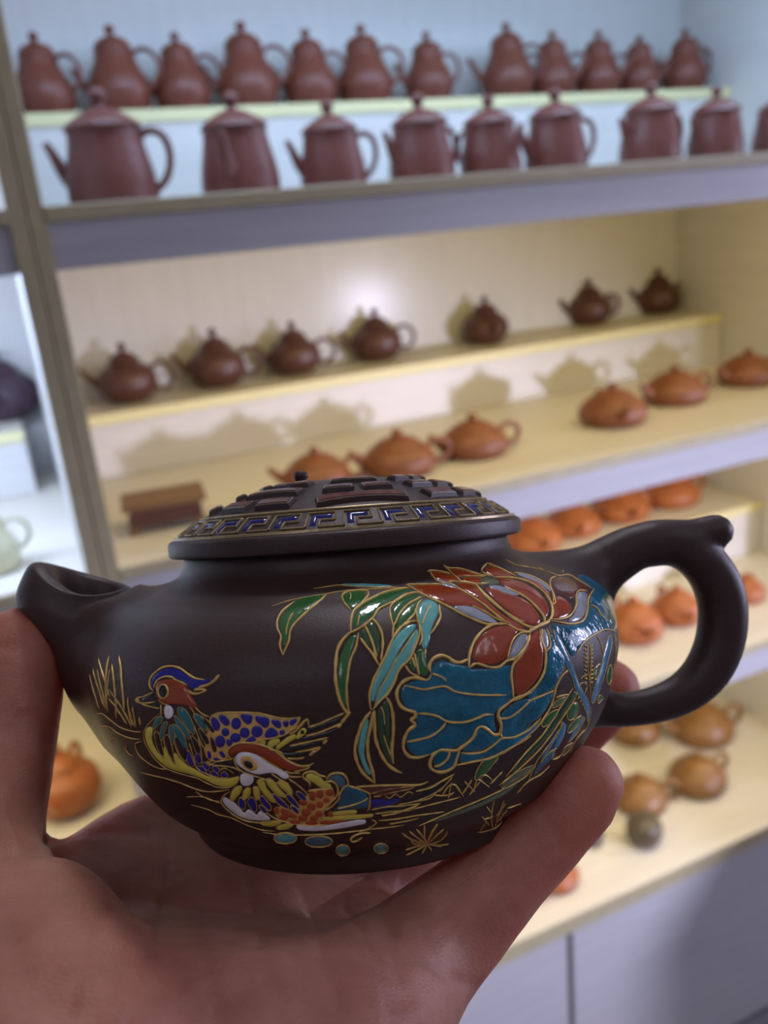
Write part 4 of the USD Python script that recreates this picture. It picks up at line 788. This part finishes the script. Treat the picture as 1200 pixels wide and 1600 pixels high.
a.c_('petal', 'enamel_red', 'J', '170,220 250,235 330,270 440,300 510,350 560,420 570,480 510,490 440,470 370,410 300,350 230,290', '260,150 350,165 440,185 520,225 590,290 625,350 630,410 600,440 560,370 500,310 420,260 330,215 290,190', '175,100 205,60 260,85 340,125 380,145 300,140 220,125', '430,150 500,165 580,200 640,270 650,310 600,250 530,195', '690,280 740,300 780,340 800,380 760,430 700,445 665,430 670,350', '85,740 95,660 140,580 200,530 270,505 350,500 410,530 380,570 350,640 340,700 310,740 240,775 160,770')
a.c_('petal', 'enamel_rust', 'J', '665,170 720,150 800,160 870,190 930,225 910,240 850,245 800,300 760,280 700,260 665,220')
a.c_('petal_underside', 'enamel_grey', 'J', '190,205 280,210 350,235 430,275 360,270 270,245', '400,110 480,125 560,160 640,215 650,250 580,195 500,155 420,130', '840,255 910,260 905,320 895,400 860,450 800,470 780,460 820,420 840,350', '350,740 360,680 390,610 430,560 475,560 480,600 450,650 410,700')
a.c_('stamen', 'enamel_sage', 'J', '140,180 170,160 230,165 280,185 220,195 160,190', lift=.1)
a.s('J', 3.8, '110,205 170,270 250,340 340,420 430,480 510,510 560,495', '330,225 430,270 500,320 560,380 600,440 600,490', '240,150 330,150 440,165 530,205 610,270 655,350 655,430 610,480', '55,800 60,710 90,620 150,540 220,495 300,485 340,490', '60,800 110,770 200,795 270,795 330,750 390,740', '340,490 420,530 500,545'); a.s('J', 5, '490,540 560,500 640,465')
a.s('J', 2.6, '0,180 120,198 200,190 240,160', '190,45 150,90 165,120 240,145', '190,45 260,75 340,115 400,140', '380,115 470,130 560,165 640,220 665,280 665,340', '690,140 650,160 645,210 670,280 680,330 655,350', '650,450 720,450 790,420 830,350 830,280 850,245 910,245', '640,460 720,475 800,485 880,460 910,390 920,300 960,230', '335,740 350,660 380,590 430,550 490,545', '490,560 460,650 400,720 345,745'); a.s('J', 1.6, '320,20 400,60 520,80 620,105', '620,105 700,135 780,130 850,170 940,225', '740,95 735,115', '560,75 600,100')
a.c_('petal', 'enamel_red', 'L', '150,620 130,540 140,430 170,320 230,230 290,100 330,50 380,30 390,110 410,220 405,330 385,420 330,510 250,590 180,640')
a.c_('petal_underside', 'enamel_grey', 'L', '405,30 430,20 450,80 460,160 440,215 420,190 405,110')
a.s('L', 3.6, '130,680 120,560 110,450 130,350 190,270 260,150 290,50', '380,20 390,110 430,230 430,360 400,460 330,560 240,630 150,690'); a.s('L', 2.4, '400,10 395,80 425,220', '440,10 465,90 475,180 435,230')
a.done(teapot)
# --- water plants on the right
a = Art('water_plants', 'slender stems, ferns and blades under the lotus, gold outlined')
a.c_('stem', 'enamel_sky_blue', 'L', '510,30 540,60 590,150 640,270 680,370 720,470 770,590 830,690 850,780 830,890 820,800 780,690 720,590 690,480 640,360 590,250 540,150', '1040,70 1050,150 1020,300 980,450 930,600 880,710 860,690 890,580 940,430 980,280 1010,150', edge=1.4)
a.s('L', 1.6, '830,140 820,250 830,400 850,550 850,660', '845,150 860,300 850,450 845,560', '760,490 800,450 820,500', '740,560 780,520 830,560', '800,620 820,560', '910,80 950,160 970,250', '1080,50 1090,200 1080,330 1040,560')
for y in range(170, 540, 38): a.s('L', 2.2, '795,%d 822,%d' % (y, y + 12), '850,%d 874,%d' % (y + 10, y - 4))
for k in range(6): a.s('L', 1.4, '%d,%d %d,%d' % (735 + k * 16, 610 + k * 34, 712 + k * 20, 640 + k * 34))
a.c_('leaf', 'enamel_green', 'L', '950,340 900,380 880,450 900,490 930,420', '1040,350 1060,400 1050,480 1020,540 1010,450', '400,910 430,850 490,800 550,770 530,830 470,900 410,930', '640,850 640,800 690,720 730,710 735,770 700,850 660,865', '640,990 660,930 720,860 770,830 740,900 690,960', '920,690 940,640 965,660 930,710', edge=1.8)
a.c_('leaf', 'enamel_sage', 'L', '490,750 540,690 620,650 600,690 540,740', '20,1490 120,1390 250,1320 340,1290 300,1350 180,1430 60,1510', '580,1190 620,1120 700,1080 660,1140 600,1200', edge=1.4)
a.c_('stem', 'enamel_dark_green', 'L', '710,600 720,630 640,740 540,900 420,1060 300,1190 190,1300 100,1390 180,1290 300,1150 420,1010 540,850 640,680')
a.s('L', 2.5, '690,570 600,700 500,860 400,1010 250,1170 60,1400', '720,650 600,830 480,1010 350,1170 180,1330 0,1480'); a.s('L', 2, '600,900 500,1050 400,1180 330,1290 270,1440', '590,880 550,990 520,1060', '540,1130 470,1170 380,1280', '800,840 700,1020 640,1080', '0,1540 100,1440 250,1360 330,1300', '160,1560 260,1450 380,1380 470,1300', '500,1240 560,1210 620,1120', '660,1180 700,1080 800,960', '530,660 580,640 650,630', '860,740 830,900 780,1000')
a.c_('blade', 'enamel_sky_blue', 'L', '590,890 630,920 600,1030 550,1120 500,1160 540,1060 570,960', '560,950 530,1050 460,1150 390,1260 420,1170 490,1060', '790,830 770,900 690,1030 640,1090 700,980 760,880')
a.c_('blade', 'enamel_leaf_blue', 'L', '530,1150 500,1220 420,1290 320,1390 340,1330 430,1220')
a.c_('leaf', 'enamel_sage', 'R', '150,1170 220,1140 300,1110 400,1060 440,1020 390,1075 300,1120 200,1155'); a.s('R', 2, '110,1180 200,1140 320,1090 420,1040 470,1000')
a.done(teapot)
# ------------------------------------------------------------------ the hand, in camera millimetres (x right, y down, z away); picture point + depth -> point
def cp(x, y, z): return np.array([(x - 600) / F * z, (y - 800) / F * z, z])
def ball(c, r, n=3):
    s = trimesh.creation.icosphere(n, r); return np.array(s.vertices) + c
def bones(chain):
    ms = []
    for (a, ra), (b, rb) in zip(chain[:-1], chain[1:]):
        ms.append(m3.Manifold.hull_points(np.vstack([ball(a, ra, 2), ball(b, rb, 2)])))
    return ms
wrist_l, wrist_r = np.array([-44, 118, 78.0]), np.array([-3, 120, 86.0])
J = dict(
    thumb=[(cp(20, 1800, 100), 17), (cp(-45, 1490, 128), 15.5), (cp(-52, 1330, 143), 12.0), (cp(-8, 1195, 152), 10.1), (cp(12, 1100, 158), 9.9), (cp(31, 1014, 164), 8.5)],
    index=[(wrist_l, 18), (cp(60, 1480, 150), 14), (cp(205, 1345, 176), 11.5), (cp(330, 1262, 208), 9.6), (cp(380, 1180, 226), 8.6), (cp(420, 1080, 232), 8.0)],
    middle=[(wrist_l * .5 + wrist_r * .5, 17), (cp(240, 1480, 152), 13), (cp(390, 1372, 182), 11.5), (cp(500, 1250, 222), 9.6), (cp(560, 1140, 236), 8.6), (cp(600, 1060, 236), 8)],
    ring=[(wrist_l * .3 + wrist_r * .7, 17), (cp(410, 1530, 150), 13), (cp(545, 1425, 184), 11), (cp(740, 1255, 204), 9.2), (cp(880, 1150, 205), 8.4), (cp(943, 1080, 198), 8.6)],
    little=[(wrist_r, 17), (cp(508, 1650, 120), 15), (cp(650, 1500, 145), 10.8), (cp(790, 1362, 149), 7.9), (cp(868, 1280, 149), 7.5), (cp(913, 1226, 147), 7.2)],
    thenar_front=[(cp(130, 1680, 110), 17), (cp(45, 1490, 126), 14)],
    thenar=[(wrist_l, 18), (cp(60, 1700, 112), 18), (cp(0, 1520, 130), 14)],
)
ms = []
for c in J.values(): ms += bones(c)
def slab(items): ms.append(m3.Manifold.hull_points(np.vstack([ball(c, r, 2) for c, r in items])))
slab([J['index'][1], J['middle'][1], J['index'][2], J['middle'][2]])
slab([J['middle'][1], J['ring'][1], J['middle'][2], J['ring'][2]])
slab([(J['ring'][1][0], 11), (J['little'][1][0], 11), (J['ring'][2][0], 9), (J['little'][2][0] + np.array([0, 2, 3]), 7)])
slab([J['index'][0], J['index'][1], J['middle'][0], J['middle'][1]])
slab([J['middle'][0], J['middle'][1], J['ring'][0], J['ring'][1]])
slab([J['ring'][0], J['ring'][1], J['little'][0], J['little'][1]])
slab([J['index'][0], J['index'][1], J['thumb'][1], J['thumb'][0]])
slab([(J['index'][1][0], 11), (cp(100, 1385, 160), 7), (J['thumb'][2][0] + np.array([0, 3, 2]), 9)])
slab([J['thenar'][1], J['little'][1], (J['index'][1][0] + np.array([0, 4, 0]), 13), (J['ring'][1][0] + np.array([0, 2, 0]), 13), (wrist_l, 18), (wrist_r, 17)])
slab([(wrist_l, 18), (wrist_r, 17), (np.array([-40, 180, 10.0]), 24), (np.array([-6, 185, 12.0]), 24)])
slab([(np.array([-40, 180, 10.0]), 24), (np.array([-6, 185, 12.0]), 24), (np.array([0, 300, -150.0]), 34), (np.array([35, 302, -150.0]), 34)])
hand = ms[0]
for q in ms[1:]: hand = hand + q
hand = hand.refine_to_length(2.6)
hm_ = hand.to_mesh(); ht = trimesh.Trimesh(np.array(hm_.vert_properties[:, :3]), np.array(hm_.tri_verts), process=False)
trimesh.smoothing.filter_taubin(ht, lamb=.55, nu=.5, iterations=42)
ht = trimesh.Trimesh(*trimesh.remesh.subdivide_loop(np.array(ht.vertices), np.array(ht.faces), iterations=1), process=False)
# skin folds: grooves pressed along the creases of palm, thumb and finger
CREASES = [(.55, 5, '262,1330 252,1400 236,1480 214,1560 190,1640'), (.35, 4, '300,1385 316,1450 332,1540 345,1620'), (.35, 4, '388,1375 402,1450 425,1540 440,1620'), (.30, 4, '470,1390 500,1470 520,1560'), (.5, 5, '74,1310 110,1284 150,1268 205,1256'), (.45, 4, '76,1316 120,1304 170,1298 225,1300'), (.3, 4, '100,1290 150,1254 195,1240'),
           (.4, 4, '30,1118 62,1124 100,1142'), (.3, 4, '10,1140 50,1146 98,1158'), (.35, 4, '0,1010 30,1014'), (.45, 5, '826,1236 842,1262 868,1300 884,1330'), (.3, 4, '838,1226 856,1254 884,1292'), (.45, 5, '742,1318 764,1350 790,1392 806,1430'), (.3, 4, '756,1310 782,1346 806,1384'), (.7, 12, '602,1425 606,1465 618,1505 630,1560'), (.4, 5, '612,1450 650,1490 700,1525 745,1540'), (.3, 4, '180,1400 140,1480 110,1590'), (.25, 3, '430,1440 380,1520 350,1590'), (.3, 4, '540,1420 590,1500 610,1600')]
hv_ = np.array(ht.vertices); hn_ = np.array(ht.vertex_normals); z = np.maximum(hv_[:, 2], 20); pxy = np.c_[600 + F * hv_[:, 0] / z, 800 + F * hv_[:, 1] / z]
facing = (hn_ * hv_).sum(1) < 0
for dep, wid, tx in CREASES:
    q = smooth_open(np.array([[float(v) for v in t.split(',')] for t in tx.split()]), 6); dd = np.min(np.linalg.norm(pxy[:, None] - q[None], axis=2), 1)
    hv_ -= hn_ * (np.where(facing & (hv_[:, 2] > 90), 1.0 * dep * np.exp(-(dd / (wid * 1.6)) ** 2), 0))[:, None]
hv_ += hn_ * ((meshkit.fbm(hv_ / 9.0, 3, seed=4) - .5) * .55)[:, None]
ht = trimesh.Trimesh(hv_, ht.faces, process=False)
hw = CAM + np.array(ht.vertices) @ RW / 1000
base = CAM + cp(300, 1500, 150) @ RW / 1000
hand_x = thing('left_hand', 'bare left hand, palm up, holding the enamelled teapot on its fingers', 'hand', base)
obj('skin', trimesh.Trimesh(hw - base, ht.faces, process=False), 'skin', hand_x, smooth=True)
# ------------------------------------------------------------------ the teapot's meshes were built with y to the viewer: mirror them into its right-handed frame
from pxr import Vt
for q in Usd.PrimRange(teapot.GetPrim()):
    if q.IsA(UsdGeom.Mesh):
        g = UsdGeom.Mesh(q); pts = np.array(g.GetPointsAttr().Get()); pts[:, 1] *= -1; g.GetPointsAttr().Set(Vt.Vec3fArray.FromNumpy(pts))
        nr = g.GetNormalsAttr().Get()
        if nr is not None: nr = np.array(nr); nr[:, 1] *= -1; g.GetNormalsAttr().Set(Vt.Vec3fArray.FromNumpy(nr))
        fi = np.array(g.GetFaceVertexIndicesAttr().Get()).reshape(-1, 3)[:, ::-1]; g.GetFaceVertexIndicesAttr().Set(Vt.IntArray.FromNumpy(np.ascontiguousarray(fi).ravel()))
